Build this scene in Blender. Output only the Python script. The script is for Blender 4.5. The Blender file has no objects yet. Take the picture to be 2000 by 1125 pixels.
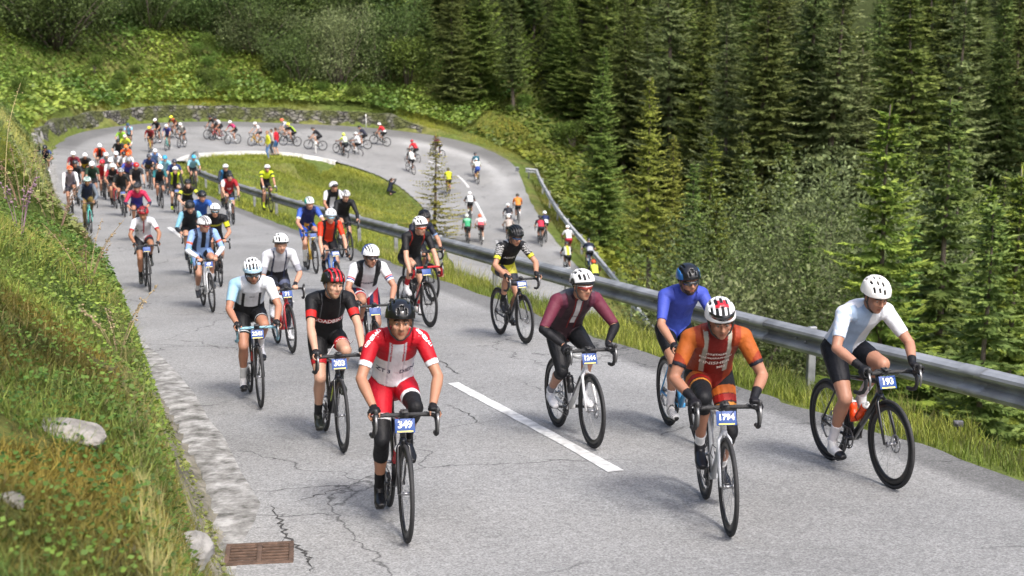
import bpy, bmesh, math, random
import numpy as np
from mathutils import Vector, Matrix, bvhtree
random.seed(7); RNG = np.random.default_rng(11)
SC = bpy.context.scene; COL = SC.collection
# ------------------------------------------------------------ camera
F_PX, PITCH = 2800.0, math.radians(11.3)          # photo is 2000 x 1125
cam = bpy.data.cameras.new('camera'); camo = bpy.data.objects.new('camera', cam); COL.objects.link(camo)
cam.sensor_width = 36.0; cam.lens = F_PX/2000*36.0; cam.clip_end = 2000; cam.clip_start = .05
camo.location = (0, 0, 0); camo.rotation_euler = (math.pi/2-PITCH, 0, 0)
cam.dof.use_dof = True; cam.dof.focus_distance = 12.5; cam.dof.aperture_fstop = 3.0
SC.camera = camo
# ------------------------------------------------------------ daylight: bright thin overcast
SUN_EL, SUN_AZ = math.radians(52), math.radians(150)   # azimuth of the sun, clockwise from +Y
w = bpy.data.worlds.new('World'); SC.world = w; w.use_nodes = True
nt = w.node_tree; bg = nt.nodes['Background']; sky = nt.nodes.new('ShaderNodeTexSky')
sky.sky_type = 'NISHITA'; sky.sun_disc = False; sky.sun_elevation = SUN_EL; sky.sun_rotation = SUN_AZ
sky.air_density = .9; sky.dust_density = 5.0; sky.ozone_density = 1.0
nt.links.new(sky.outputs['Color'], bg.inputs['Color']); bg.inputs['Strength'].default_value = .15
sl = bpy.data.lights.new('sun', 'SUN'); so = bpy.data.objects.new('sun', sl); COL.objects.link(so)
sl.energy = 1.5; sl.angle = math.radians(10); sl.color = (1, .995, .99)
sd = Vector((math.sin(SUN_AZ)*math.cos(SUN_EL), math.cos(SUN_AZ)*math.cos(SUN_EL), math.sin(SUN_EL)))
so.rotation_euler = sd.to_track_quat('Z', 'Y').to_euler(); so.location = (0, 0, 60)
SC.view_settings.view_transform = 'Standard'; SC.view_settings.look = 'None'
SC.view_settings.exposure = 1.08; SC.view_settings.gamma = 1.0
cy = SC.cycles; cy.use_denoising = True; cy.max_bounces = 5; cy.diffuse_bounces = 3; cy.glossy_bounces = 2
cy.transmission_bounces = 2; cy.transparent_max_bounces = 4; cy.caustics_reflective = False; cy.caustics_refractive = False
# ------------------------------------------------------------ colours and materials
def lin(h):
    h = h.lstrip('#')
    if len(h) == 3: h = ''.join(c*2 for c in h)
    return tuple((c/12.92 if c <= .04045 else ((c+.055)/1.055)**2.4) for c in (int(h[i:i+2], 16)/255 for i in (0, 2, 4)))
_M = {}
def pm(name, col, rough=.6, metal=0., amt=.12, scale=30., bump=0., bscale=None, spec=.5, coat=0.):
    """procedural principled material: base colour varied by noise, optional bump"""
    c = lin(col) if isinstance(col, str) else col
    k = (name, tuple(round(x, 4) for x in c), rough, metal, amt, scale, bump, spec, coat)
    if k in _M: return _M[k]
    m = bpy.data.materials.new(name); m.use_nodes = True; t = m.node_tree; b = t.nodes['Principled BSDF']
    tc = t.nodes.new('ShaderNodeTexCoord'); n = t.nodes.new('ShaderNodeTexNoise'); n.inputs['Scale'].default_value = scale
    n.inputs['Detail'].default_value = 4; t.links.new(tc.outputs['Object'], n.inputs['Vector'])
    r = t.nodes.new('ShaderNodeValToRGB'); t.links.new(n.outputs['Fac'], r.inputs['Fac'])
    r.color_ramp.elements[0].position = .3; r.color_ramp.elements[1].position = .7
    r.color_ramp.elements[0].color = (*[x*(1-amt) for x in c], 1); r.color_ramp.elements[1].color = (*[min(1, x*(1+amt)) for x in c], 1)
    t.links.new(r.outputs['Color'], b.inputs['Base Color'])
    b.inputs['Roughness'].default_value = rough; b.inputs['Metallic'].default_value = metal
    b.inputs['Specular IOR Level'].default_value = spec; b.inputs['Coat Weight'].default_value = coat
    if bump:
        n2 = t.nodes.new('ShaderNodeTexNoise'); n2.inputs['Scale'].default_value = bscale or scale*2; n2.inputs['Detail'].default_value = 5
        t.links.new(tc.outputs['Object'], n2.inputs['Vector'])
        bp = t.nodes.new('ShaderNodeBump'); bp.inputs['Strength'].default_value = bump; bp.inputs['Distance'].default_value = .02
        t.links.new(n2.outputs['Fac'], bp.inputs['Height']); t.links.new(bp.outputs['Normal'], b.inputs['Normal'])
    _M[k] = m; return m
def vm(name, rough=.7, amt=.15, scale=20., bump=0., bscale=40., spec=.4, trans=0., sss=0., coat=0., rnd=0., bdist=.01):
    """material whose base colour is the mesh's own colour attribute, varied by noise"""
    if name in _M: return _M[name]
    m = bpy.data.materials.new(name); m.use_nodes = True; t = m.node_tree; b = t.nodes['Principled BSDF']
    a = t.nodes.new('ShaderNodeAttribute'); a.attribute_name = 'Col'
    tc = t.nodes.new('ShaderNodeTexCoord'); n = t.nodes.new('ShaderNodeTexNoise'); n.inputs['Scale'].default_value = scale; n.inputs['Detail'].default_value = 3
    t.links.new(tc.outputs['Object'], n.inputs['Vector'])
    mr = t.nodes.new('ShaderNodeMapRange'); mr.inputs['From Min'].default_value = .3; mr.inputs['From Max'].default_value = .7
    mr.inputs['To Min'].default_value = 1-amt; mr.inputs['To Max'].default_value = 1+amt; t.links.new(n.outputs['Fac'], mr.inputs['Value'])
    hv = t.nodes.new('ShaderNodeHueSaturation'); t.links.new(a.outputs['Color'], hv.inputs['Color']); val = mr.outputs[0]
    if rnd:
        oi = t.nodes.new('ShaderNodeObjectInfo'); m2 = t.nodes.new('ShaderNodeMapRange'); t.links.new(oi.outputs['Random'], m2.inputs['Value'])
        m2.inputs['To Min'].default_value = 1-rnd; m2.inputs['To Max'].default_value = 1+rnd
        mu = t.nodes.new('ShaderNodeMath'); mu.operation = 'MULTIPLY'; t.links.new(val, mu.inputs[0]); t.links.new(m2.outputs[0], mu.inputs[1]); val = mu.outputs[0]
        m3 = t.nodes.new('ShaderNodeMapRange'); t.links.new(oi.outputs['Random'], m3.inputs['Value']); m3.inputs['To Min'].default_value = .485; m3.inputs['To Max'].default_value = .515
        t.links.new(m3.outputs[0], hv.inputs['Hue'])
    t.links.new(val, hv.inputs['Value']); t.links.new(hv.outputs['Color'], b.inputs['Base Color'])
    b.inputs['Roughness'].default_value = rough; b.inputs['Specular IOR Level'].default_value = spec; b.inputs['Coat Weight'].default_value = coat
    if sss: b.inputs['Subsurface Weight'].default_value = sss; b.inputs['Subsurface Radius'].default_value = (.012, .005, .003); b.inputs['Subsurface Scale'].default_value = 1
    if bump:
        n2 = t.nodes.new('ShaderNodeTexNoise'); n2.inputs['Scale'].default_value = bscale; n2.inputs['Detail'].default_value = 4
        t.links.new(tc.outputs['Object'], n2.inputs['Vector'])
        bp = t.nodes.new('ShaderNodeBump'); bp.inputs['Strength'].default_value = bump; bp.inputs['Distance'].default_value = bdist
        t.links.new(n2.outputs['Fac'], bp.inputs['Height']); t.links.new(bp.outputs['Normal'], b.inputs['Normal'])
    if trans:
        tr = t.nodes.new('ShaderNodeBsdfTranslucent'); t.links.new(hv.outputs['Color'], tr.inputs['Color'])
        mx = t.nodes.new('ShaderNodeMixShader'); mx.inputs[0].default_value = trans
        t.links.new(b.outputs[0], mx.inputs[1]); t.links.new(tr.outputs[0], mx.inputs[2]); t.links.new(mx.outputs[0], t.nodes['Material Output'].inputs['Surface'])
    _M[name] = m; return m
# ------------------------------------------------------------ object helpers
def link(name, me, mats=(), parent=None, loc=None):
    for m in (mats if isinstance(mats, (list, tuple)) else [mats]): me.materials.append(m)
    o = bpy.data.objects.new(name, me); COL.objects.link(o)
    if parent is not None: o.parent = parent
    if loc is not None: o.location = loc
    return o
def tag(o, label=None, cat=None, group=None, kind=None):
    if label: o['label'] = label
    if cat: o['category'] = cat
    if group: o['group'] = group
    if kind: o['kind'] = kind
    return o
def empty(name, loc=(0, 0, 0), yaw=0.):
    o = bpy.data.objects.new(name, None); COL.objects.link(o); o.location = loc; o.rotation_euler = (0, 0, yaw); o.empty_display_size = .1; return o
def npmesh(name, V, F, col=None, smooth=True, mat_idx=None):
    """mesh from numpy verts and a list / array of faces (all the same size if an array)"""
    me = bpy.data.meshes.new(name); V = np.asarray(V, np.float32)
    if isinstance(F, np.ndarray):
        k = F.shape[1]; nf = len(F); me.vertices.add(len(V)); me.vertices.foreach_set('co', V.ravel())
        me.loops.add(nf*k); me.loops.foreach_set('vertex_index', F.astype(np.int32).ravel())
        me.polygons.add(nf); me.polygons.foreach_set('loop_start', np.arange(0, nf*k, k, dtype=np.int32)); me.polygons.foreach_set('loop_total', np.full(nf, k, np.int32))
    else: me.from_pydata(V.tolist(), [], F)
    me.update(calc_edges=True)
    me.polygons.foreach_set('use_smooth', np.full(len(me.polygons), smooth))
    if mat_idx is not None: me.polygons.foreach_set('material_index', np.asarray(mat_idx, np.int32))
    if col is not None:
        at = me.color_attributes.new('Col', 'FLOAT_COLOR', 'POINT'); c = np.ones((len(V), 4), np.float32); c[:, :3] = col; at.data.foreach_set('color', c.ravel())
    return me
def nrm(v): v = np.asarray(v, float); return v/(np.linalg.norm(v)+1e-12)
A3 = lambda *a: np.array(a, float)
class MB:
    """collects shapes into one mesh"""
    def __init__(s): s.v = []; s.f = []; s.m = []; s.n = 0
    def add(s, v, f, mi=0):
        v = np.asarray(v, float); s.v.append(v); s.f += [tuple(i+s.n for i in q) for q in f]; s.m += [mi]*len(f); s.n += len(v)
    def tube(s, P, R, seg=8, mi=0, ref=None, cap=True, closed=False):
        P = np.asarray(P, float); n = len(P); R = np.asarray(R, float)
        if R.ndim == 0: R = np.full((n, 2), float(R))
        elif R.ndim == 1 and len(R) == n: R = np.c_[R, R]
        elif R.ndim == 1: R = np.tile(R, (n, 1))
        a = np.linspace(0, 2*np.pi, seg, endpoint=False); vs = []; up = None
        for i in range(n):
            d = P[(i+1) % n]-P[i-1] if closed else P[min(i+1, n-1)]-P[max(i-1, 0)]
            d = nrm(d)
            if ref is not None: u = np.asarray(ref, float)
            elif up is None: u = A3(0, 1, 0) if abs(d[1]) < .9 else A3(1, 0, 0)
            else: u = up
            u = nrm(u-d*np.dot(u, d)); up = u; w_ = np.cross(d, u)
            vs.append(P[i]+np.outer(np.cos(a)*R[i, 0], u)+np.outer(np.sin(a)*R[i, 1], w_))
        f = []
        for i in range(n if closed else n-1):
            j = (i+1) % n
            for k in range(seg): q = (k+1) % seg; f.append((i*seg+k, i*seg+q, j*seg+q, j*seg+k))
        if cap and not closed: f.append(tuple(range(seg-1, -1, -1))); f.append(tuple((n-1)*seg+k for k in range(seg)))
        s.add(np.concatenate(vs), f, mi)
    def ball(s, c, r, rot=None, seg=12, rings=8, mi=0):
        r = np.asarray(r, float)*np.ones(3); vs = [(0, 0, 1)]
        for i in range(1, rings):
            th = np.pi*i/rings
            for k in range(seg): ph = 2*np.pi*k/seg; vs.append((np.sin(th)*np.cos(ph), np.sin(th)*np.sin(ph), np.cos(th)))
        vs.append((0, 0, -1)); v = np.array(vs)*r
        if rot is not None: v = v@np.asarray(rot).T
        f = [(0, 1+k, 1+(k+1) % seg) for k in range(seg)]
        for i in range(rings-2):
            for k in range(seg): q = (k+1) % seg; b = 1+i*seg; f.append((b+k, b+seg+k, b+seg+q, b+q))
        e = len(vs)-1; b = 1+(rings-2)*seg; f += [(e, b+(k+1) % seg, b+k) for k in range(seg)]
        s.add(v+np.asarray(c, float), f, mi)
    def box(s, c, size, rot=None, mi=0, bev=0.):
        h = np.asarray(size, float)/2; bev = min(bev, h.min()*.9)
        if not bev:
            v = np.array([(x, y, z) for x in (-1, 1) for y in (-1, 1) for z in (-1, 1)], float)*h
            f = [(0, 1, 3, 2), (4, 6, 7, 5), (0, 4, 5, 1), (2, 3, 7, 6), (0, 2, 6, 4), (1, 5, 7, 3)]
        else:
            bm = bmesh.new(); bmesh.ops.create_cube(bm, size=2)
            for q in bm.verts: q.co = Vector((q.co.x*h[0], q.co.y*h[1], q.co.z*h[2]))
            bmesh.ops.bevel(bm, geom=bm.edges[:], offset=bev, segments=2, affect='EDGES', profile=.5)
            bm.verts.index_update(); v = np.array([q.co[:] for q in bm.verts]); f = [tuple(q.index for q in p.verts) for p in bm.faces]; bm.free()
        if rot is not None: v = v@np.asarray(rot).T
        s.add(v+np.asarray(c, float), f, mi)
    def mesh(s, name, smooth=True, col=None):
        me = npmesh(name, np.concatenate(s.v), s.f, None, smooth, s.m)
        me.validate()
        if col is not None:
            at = me.color_attributes.new('Col', 'FLOAT_COLOR', 'POINT'); c = np.ones((len(me.vertices), 4), np.float32); c[:, :3] = col; at.data.foreach_set('color', c.ravel())
        return me
    def obj(s, name, mats, parent=None, smooth=True, loc=None): return link(name, s.mesh(name, smooth), mats, parent, loc)
def rz(a): c, s_ = math.cos(a), math.sin(a); return np.array([[c, -s_, 0], [s_, c, 0], [0, 0, 1]])
def ry(a): c, s_ = math.cos(a), math.sin(a); return np.array([[c, 0, s_], [0, 1, 0], [-s_, 0, c]])
def rx(a): c, s_ = math.cos(a), math.sin(a); return np.array([[1, 0, 0], [0, c, -s_], [0, s_, c]])
def ray(x, y):
    """direction through photo pixel (x, y), scaled so that its horizontal depth is 1"""
    d = ((x-1000)/F_PX, 1., -(y-562.5)/F_PX); c, s_ = math.cos(PITCH), math.sin(PITCH)
    r = A3(d[0], c+s_*d[2], -s_+c*d[2]); return r/r[1]
def project(p):
    c, s_ = math.cos(PITCH), math.sin(PITCH); x, y, z = p
    dy = y*c-z*s_; dz = y*s_+z*c; return (1000+F_PX*x/dy, 562.5-F_PX*dz/dy)
# ============================================================ the road: left / right edge of each cross-section (metres)
SEC = [((9.2,-22,-1.05),(15.6,-22,-1.0)), ((5.3,-10,-2.1),(11.7,-10,-2.05)), ((1.3,0,-2.95),(8.1,0,-2.85)), ((-2.17,11.3,-3.98),(4.22,11.28,-3.88)), ((-3.95,16.5,-4.46),(2.3,16.5,-4.36)),
 ((-6.74,23.9,-5.14),(-.3,24.3,-5.08)), ((-10.5,35,-6.06),(-3.97,35.2,-6.05)), ((-14.2,46,-6.85),(-8.0,46.5,-7.0)), ((-18.5,58,-7.55),(-12.2,57.5,-7.75)),
 ((-22.5,70,-8.0),(-16.0,68,-8.35)), ((-26,81,-8.25),(-18.5,78,-8.75)), ((-27.8,92,-8.3),(-19.2,85.5,-9.05)), ((-26,100.5,-8.4),(-17.9,89.6,-9.3)),
 ((-21.5,105.0,-8.6),(-16.2,92.4,-9.55)), ((-16.5,107.5,-8.95),(-14,94.0,-9.9)), ((-11.5,108.5,-9.3),(-11.5,94.3,-10.4)), ((-6.5,107.5,-9.75),(-9.2,93.5,-11.0)),
 ((-2.6,104.5,-10.3),(-7.5,91.6,-11.5)), ((.0,98.5,-10.95),(-6.2,88.7,-11.95)), ((.9,89,-11.7),(-4.9,83.6,-12.4)), ((1.8,79.5,-12.3),(-3.7,77,-12.9)),
 ((3.6,67,-13.1),(-2.2,65.5,-13.4)), ((5.6,52,-14.2),(0,50.5,-14.4)), ((8,36,-15.3),(2.5,34,-15.4)), ((13,18,-16.5),(8,15,-16.6)), ((22,0,-17.6),(17,-3,-17.7))]
def catmull(P, n):
    P = np.asarray(P, float); out = []
    for i in range(len(P)-1):
        p0, p1, p2, p3 = P[max(i-1, 0)], P[i], P[i+1], P[min(i+2, len(P)-1)]
        for k in range(n):
            t = k/n; out.append(.5*(2*p1+(p2-p0)*t+(2*p0-5*p1+4*p2-p3)*t*t+(3*p1-p0-3*p2+p3)*t**3))
    out.append(P[-1]); return np.array(out)
NS = 20
EL = catmull([s[0] for s in SEC], NS); ER = catmull([s[1] for s in SEC], NS); EC = (EL+ER)/2
def polydist(x, y, P):
    """nearest point on polyline P: (distance signed + on its left, float index, z)"""
    x = np.asarray(x, float).ravel(); y = np.asarray(y, float).ravel(); N = len(x)
    D = np.empty(N); I = np.empty(N); Z = np.empty(N); a = P[:-1, :2]; d = P[1:, :2]-a; l2 = (d**2).sum(1)+1e-9
    for c in range(0, N, 4000):
        px = x[c:c+4000, None]; py = y[c:c+4000, None]; rx_ = px-a[:, 0]; ry_ = py-a[:, 1]
        t = np.clip((rx_*d[:, 0]+ry_*d[:, 1])/l2, 0, 1); q = (rx_-t*d[:, 0])**2+(ry_-t*d[:, 1])**2
        i = q.argmin(1); r = np.arange(len(i)); tt = t[r, i]
        cr = d[i, 0]*ry_[r, i]-d[i, 1]*rx_[r, i]
        D[c:c+4000] = np.sqrt(q[r, i])*np.sign(cr+1e-12); I[c:c+4000] = i+tt; Z[c:c+4000] = P[i, 2]+tt*(P[i+1, 2]-P[i, 2])
    return D, I, Z
def road_z(x, y):
    dl, il, zl = polydist(x, y, EL); dr, ir, zr = polydist(x, y, ER)
    a = np.abs(dl); b = np.abs(dr); z = (zl*b+zr*a)/(a+b+1e-9)
    z = np.where(dl > 0, zl, z); return np.where(dr < 0, zr, z)
# height of the land beyond the left / outer edge, by section index: distances and heights above the edge
DK = [0, .4, .55, .95, 1.7, 4, 10, 25, 60, 140]
PROF = {0: [0, .02, .1, .5, .9, 1.4, 4, 14, 40, 90], 2: [0, .02, .12, .75, 1.2, 1.75, 4, 14, 40, 90], 3: [0, .02, .2, 1.7, 2.1, 3.0, 5.5, 14, 40, 90],
 4: [0, .02, .2, 1.8, 2.5, 3.6, 6, 15, 42, 95], 5: [0, .02, .25, 1.9, 2.9, 4.2, 7, 16, 42, 95], 6: [0, .05, .4, 2.1, 3.3, 5, 8, 17, 42, 95], 8: [0, .05, .4, 1.9, 2.8, 4.5, 8, 17, 42, 95],
 10: [0, .0, .1, 1.35, 1.7, 3.0, 6.3, 15, 40, 95], 11: [0, .0, .05, 1.3, 1.6, 2.7, 6, 15, 40, 95], 15: [0, .0, .05, 1.2, 1.5, 2.6, 6, 15, 40, 95], 16: [0, .0, .1, .5, .8, 1.8, 4.5, 12, 36, 90],
 17: [0, -.03, -.05, -.05, 0, .4, 1.2, 6, 25, 80], 18: [0, -.03, -.1, -.2, -.4, -1.2, -3, -4, 8, 55], 19: [0, -.04, -.1, -.3, -.5, -1.7, -4.6, -8, -2, 45], 21: [0, -.04, -.1, -.3, -.6, -2, -5.2, -10, -6, 40],
 25: [0, -.04, -.1, -.3, -.6, -2, -5.5, -11, -8, 40]}
PK = sorted(PROF); PH = np.array([PROF[k] for k in PK], float)
def vnoise(x, y, sc, seed=0):
    """cheap smooth value noise"""
    g = np.random.default_rng(seed).random((64, 64)); x = x*sc; y = y*sc; i = np.floor(x).astype(int); j = np.floor(y).astype(int)
    fx = x-i; fy = y-j; fx = fx*fx*(3-2*fx); fy = fy*fy*(3-2*fy)
    a = g[i % 64, j % 64]; b = g[(i+1) % 64, j % 64]; c = g[i % 64, (j+1) % 64]; d = g[(i+1) % 64, (j+1) % 64]
    return (a*(1-fx)+b*fx)*(1-fy)+(c*(1-fx)+d*fx)*fy-.5
def land(x, y):
    x = np.asarray(x, float).ravel(); y = np.asarray(y, float).ravel()
    dl, il, zl = polydist(x, y, EL); dr, ir, zr = polydist(x, y, ER)
    # outer side
    s = il/NS; lo = np.clip(np.searchsorted(PK, s, side='right')-1, 0, len(PK)-2); k0 = np.array(PK)[lo]; k1 = np.array(PK)[lo+1]; f = np.clip((s-k0)/(k1-k0), 0, 1)
    d = np.clip(dl, 0, 139.9); j = np.clip(np.searchsorted(DK, d, side='right')-1, 0, len(DK)-2); g = (d-np.array(DK)[j])/(np.array(DK)[j+1]-np.array(DK)[j])
    h0 = PH[lo, j]*(1-g)+PH[lo, j+1]*g; h1 = PH[lo+1, j]*(1-g)+PH[lo+1, j+1]*g; zo = zl+h0*(1-f)+h1*f
    rough = np.clip((dl-.5)/2, 0, 1)
    zo = zo+rough*(vnoise(x, y, .9, 1)*.35+vnoise(x, y, .23, 2)*1.0*np.clip(dl/8, 0, 1)+vnoise(x, y, 2.7, 3)*.15)
    # inside of the bend: between the upper and the lower arm
    m = int(15.2*NS); d1, i1, z1 = polydist(x, y, ER[:m]); d2, i2, z2 = polydist(x, y, ER[m:])
    a1 = np.abs(d1); a2 = np.abs(d2); sh = 1.25
    t1 = np.clip(a1-sh, 0, None)**1.1; t2 = np.clip(a2-.8, 0, None)**1.1; zi = (z1*t2+z2*t1)/(t1+t2+1e-6)
    zi = np.where((t1+t2) < 1e-4, np.minimum(z1, z2), zi)-.14*np.clip(np.minimum(a1, a2)/.9, 0, 1)
    zi = zi+np.clip((np.minimum(a1, a2)-1.2)/3, 0, 1)*(vnoise(x, y, .35, 5)*.5+vnoise(x, y, 1.3, 6)*.12)
    on = (dl <= 0) & (dr >= 0)
    a = np.abs(dl); b = np.abs(dr); zroad = (zl*b+zr*a)/(a+b+1e-9)-.06-.1*np.clip(np.minimum(a, b)/1.0, 0, 1)
    z = np.where(on, zroad, np.where(dl > 0, zo-np.where(dl < .5, .02, .06), zi-.02)); 
    return z, dl, dr, il, on
def lines(brk):
    out = []
    for a, b, s in brk: out += list(np.arange(a, b, s))
    return np.array(out)
GX = lines([(-170, -60, 5), (-60, -24, 1.0), (-24, -8, .4), (-8, 3, .16), (3, 14, .4), (14, 40, 1.), (40, 190, 5)])
GY = lines([(-40, -4, 2), (-4, 2, .5), (2, 18, .16), (18, 50, .4), (50, 125, .7), (125, 160, 1.5), (160, 330, 6)])
gx, gy = np.meshgrid(GX, GY); gz, gdl, gdr, gil, gon = land(gx, gy); GZ = gz.reshape(gx.shape)
def T(x, y):
    x = np.asarray(x, float); y = np.asarray(y, float)
    i = np.clip(np.searchsorted(GX, x)-1, 0, len(GX)-2); j = np.clip(np.searchsorted(GY, y)-1, 0, len(GY)-2)
    fx = np.clip((x-GX[i])/(GX[i+1]-GX[i]), 0, 1); fy = np.clip((y-GY[j])/(GY[j+1]-GY[j]), 0, 1)
    return (GZ[j, i]*(1-fx)+GZ[j, i+1]*fx)*(1-fy)+(GZ[j+1, i]*(1-fx)+GZ[j+1, i+1]*fx)*fy
nx, ny = len(GX), len(GY)
q = np.arange(nx*ny).reshape(ny, nx); FQ = np.stack([q[:-1, :-1], q[:-1, 1:], q[1:, 1:], q[1:, :-1]], -1).reshape(-1, 4)
def mixc(a, b, t): t = np.clip(t, 0, 1)[:, None]; return np.asarray(a)*(1-t)+np.asarray(b)*t
c = np.tile(np.array([.115, .135, .028]), (nx*ny, 1)); X_, Y_ = gx.ravel(), gy.ravel()
c = mixc(c, c*0+[.085, .12, .03], vnoise(X_, Y_, .2, 8)+.5)
c = mixc(c, c*0+[.17, .15, .06], vnoise(X_, Y_, .6, 9)*1.6)
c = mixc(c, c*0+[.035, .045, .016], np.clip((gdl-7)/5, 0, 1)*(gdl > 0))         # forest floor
c = mixc(c, c*0+[.20, .185, .15], ((gdl > -.2) & (gdl < .6) & (gil < 9*NS))*1.)     # gutter, stony
c = mixc(c, c*0+[.075, .075, .022], ((gdl >= .9) & (gdl < 2.4+vnoise(X_, Y_, .8, 44)) & (Y_ < 9.5) & (gil < 5*NS))*(.8+vnoise(X_, Y_, 1.9, 45)*.8))
c = mixc(c, c*0+[.13, .11, .07], ((gdl >= .6) & (gdl < 1.15) & (gil < 9*NS))*(.6+vnoise(X_, Y_, 1.7, 4)))
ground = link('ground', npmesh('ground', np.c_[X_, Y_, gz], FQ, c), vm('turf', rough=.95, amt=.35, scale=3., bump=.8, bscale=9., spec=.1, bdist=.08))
tag(ground, kind='structure')
# ---- asphalt
def road_mat():
    m = bpy.data.materials.new('worn_asphalt'); m.use_nodes = True; t = m.node_tree; b = t.nodes['Principled BSDF']; N = t.nodes.new; L = t.links.new
    tc = N('ShaderNodeTexCoord')
    def noise(sc, det=4, rough=.6):
        n = N('ShaderNodeTexNoise'); n.inputs['Scale'].default_value = sc; n.inputs['Detail'].default_value = det; n.inputs['Roughness'].default_value = rough; L(tc.outputs['Object'], n.inputs['Vector']); return n.outputs['Fac']
    def ramp(f, a, b_, ca, cb):
        r = N('ShaderNodeValToRGB'); r.color_ramp.elements[0].position = a; r.color_ramp.elements[1].position = b_
        r.color_ramp.elements[0].color = (*ca, 1); r.color_ramp.elements[1].color = (*cb, 1); L(f, r.inputs['Fac']); return r.outputs['Color']
    def mul(a, b_, f=1.):
        x = N('ShaderNodeMix'); x.data_type = 'RGBA'; x.blend_type = 'MULTIPLY'; x.inputs[0].default_value = f; L(a, x.inputs[6]); L(b_, x.inputs[7]); return x.outputs[2]
    g = lambda v: (v*.995, v*.995, v*.988)
    base = ramp(noise(.35, 6, .65), .3, .7, g(.20), g(.295))
    sp = ramp(noise(55, 2, .7), .34, .66, g(.62), g(1.34)); base = mul(base, sp)
    sp2 = ramp(noise(17, 3, .7), .35, .65, g(.85), g(1.12)); base = mul(base, sp2)
    ed = N('ShaderNodeAttribute'); ed.attribute_name = 'Col'; base = mul(base, ed.outputs['Color'])
    # fine cracks along voronoi borders, only where a broad noise lets them show
    wv = N('ShaderNodeTexNoise'); wv.inputs['Scale'].default_value = 2.2; wv.inputs['Detail'].default_value = 5; L(tc.outputs['Object'], wv.inputs['Vector'])
    ad = N('ShaderNodeMix'); ad.data_type = 'RGBA'; ad.blend_type = 'LINEAR_LIGHT'; ad.inputs[0].default_value = .28; L(tc.outputs['Object'], ad.inputs[6]); L(wv.outputs['Color'], ad.inputs[7])
    vo = N('ShaderNodeTexVoronoi'); vo.feature = 'DISTANCE_TO_EDGE'; vo.inputs['Scale'].default_value = .42; L(ad.outputs[2], vo.inputs['Vector'])
    cr = ramp(vo.outputs['Distance'], .0, .0065, g(0), g(1)); gate = ramp(noise(.33, 2), .47, .55, g(1), g(0))
    mx = N('ShaderNodeMix'); mx.data_type = 'RGBA'; mx.blend_type = 'LIGHTEN'; mx.inputs[0].default_value = 1; L(cr, mx.inputs[6]); L(gate, mx.inputs[7])
    c2 = ramp(mx.outputs[2], 0, 1, g(.28), g(1)); base = mul(base, c2)
    L(base, b.inputs['Base Color']); b.inputs['Roughness'].default_value = .85; b.inputs['Specular IOR Level'].default_value = .3
    bp = N('ShaderNodeBump'); bp.inputs['Strength'].default_value = .5; bp.inputs['Distance'].default_value = .006; L(noise(70, 2), bp.inputs['Height']); L(bp.outputs['Normal'], b.inputs['Normal'])
    return m
NL = 33; S = len(EL); tt = np.linspace(0, 1, NL); jag = np.array([vnoise(np.array([i*.5]), np.array([3.]), 1.1, 12)[0] for i in range(S)])
jag2 = np.array([vnoise(np.array([i*.5]), np.array([9.]), 1.1, 13)[0] for i in range(S)])
RV = EL[:, None, :]*(1-tt)[None, :, None]+ER[:, None, :]*tt[None, :, None]
wd = (ER-EL); wd[:, 2] = 0; wl = np.linalg.norm(wd, axis=1)[:, None]; wd /= wl
RV[:, 0] += wd*(jag*.22-.5*np.clip((2.95-np.arange(S)/NS)/.25, 0, 1))[:, None]; RV[:, -1] += wd*(jag2*.22)[:, None]; RV[:, :, 2] += .012
SI = np.arange(S)/NS; cc = np.ones((S, NL, 3)); tl = tt[None, :]
for p_, wdt, am in ((.22, .07, .92), (.40, .06, .95), (.62, .07, .93), (.80, .06, .95)): cc *= (1-(1-am)*np.exp(-((tl-p_)/wdt)**2))[..., None]   # wheel tracks
dk = np.clip((tl-.915-.012*jag2[:, None])/.012, 0, 1)*np.clip((SI[:, None]-2)/.5, 0, 1)*np.clip((9-SI[:, None])/.5, 0, 1); cc *= (1-.42*dk)[..., None]    # dark repair strip on the outer side
hp = np.clip((SI[:, None]-9.6)/.8, 0, 1)*np.clip((18.4-SI[:, None])/.6, 0, 1)
cc *= (1-.42*hp*np.clip((.2-tl)/.05, 0, 1))[..., None]                     # darker outer band at the bend
cc *= (1+.55*np.clip((SI[:, None]-15.6)/.4, 0, 1)*np.clip((20-SI[:, None])/2, 0, 1)*np.clip(1-np.abs(tl-.2-.1*np.clip(17.5-SI[:, None], 0, 2)/2)/.11, 0, 1))[..., None]   # pale concrete strip
q = np.arange(S*NL).reshape(S, NL); RF = np.stack([q[:-1, :-1], q[1:, :-1], q[1:, 1:], q[:-1, 1:]], -1).reshape(-1, 4)[:, ::-1]
road = link('road', npmesh('road', RV.reshape(-1, 3), RF, cc.reshape(-1, 3)), road_mat()); tag(road, kind='structure')
def on_road(s, t, up=.016):
    """point on the carriageway at section index s, lateral fraction t"""
    i = s*NS; k = int(min(i, S-2)); f = i-k; a = EL[k]*(1-f)+EL[k+1]*f; b = ER[k]*(1-f)+ER[k+1]*f; p = a*(1-t)+b*t; p[2] += up; return p
def locate(p):
    dl, il, _ = polydist([p[0]], [p[1]], EL); dr, ir, _ = polydist([p[0]], [p[1]], ER); return (il[0]+ir[0])/2/NS, abs(dl[0])/(abs(dl[0])+abs(dr[0]))
def pix_road(x, y, h=0., off=(0, 0)):
    """world point on the road whose point h above (and off away in plan) is seen at photo pixel (x, y)"""
    r = ray(x, y); ys = np.linspace(4, 130, 900); P = ys[:, None]*r
    z = road_z(P[:, 0]-off[0], P[:, 1]-off[1])+h; d = P[:, 2]-z; k = np.nonzero((d[:-1] > 0) & (d[1:] <= 0))[0]
    return r, ys, d, k
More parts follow.
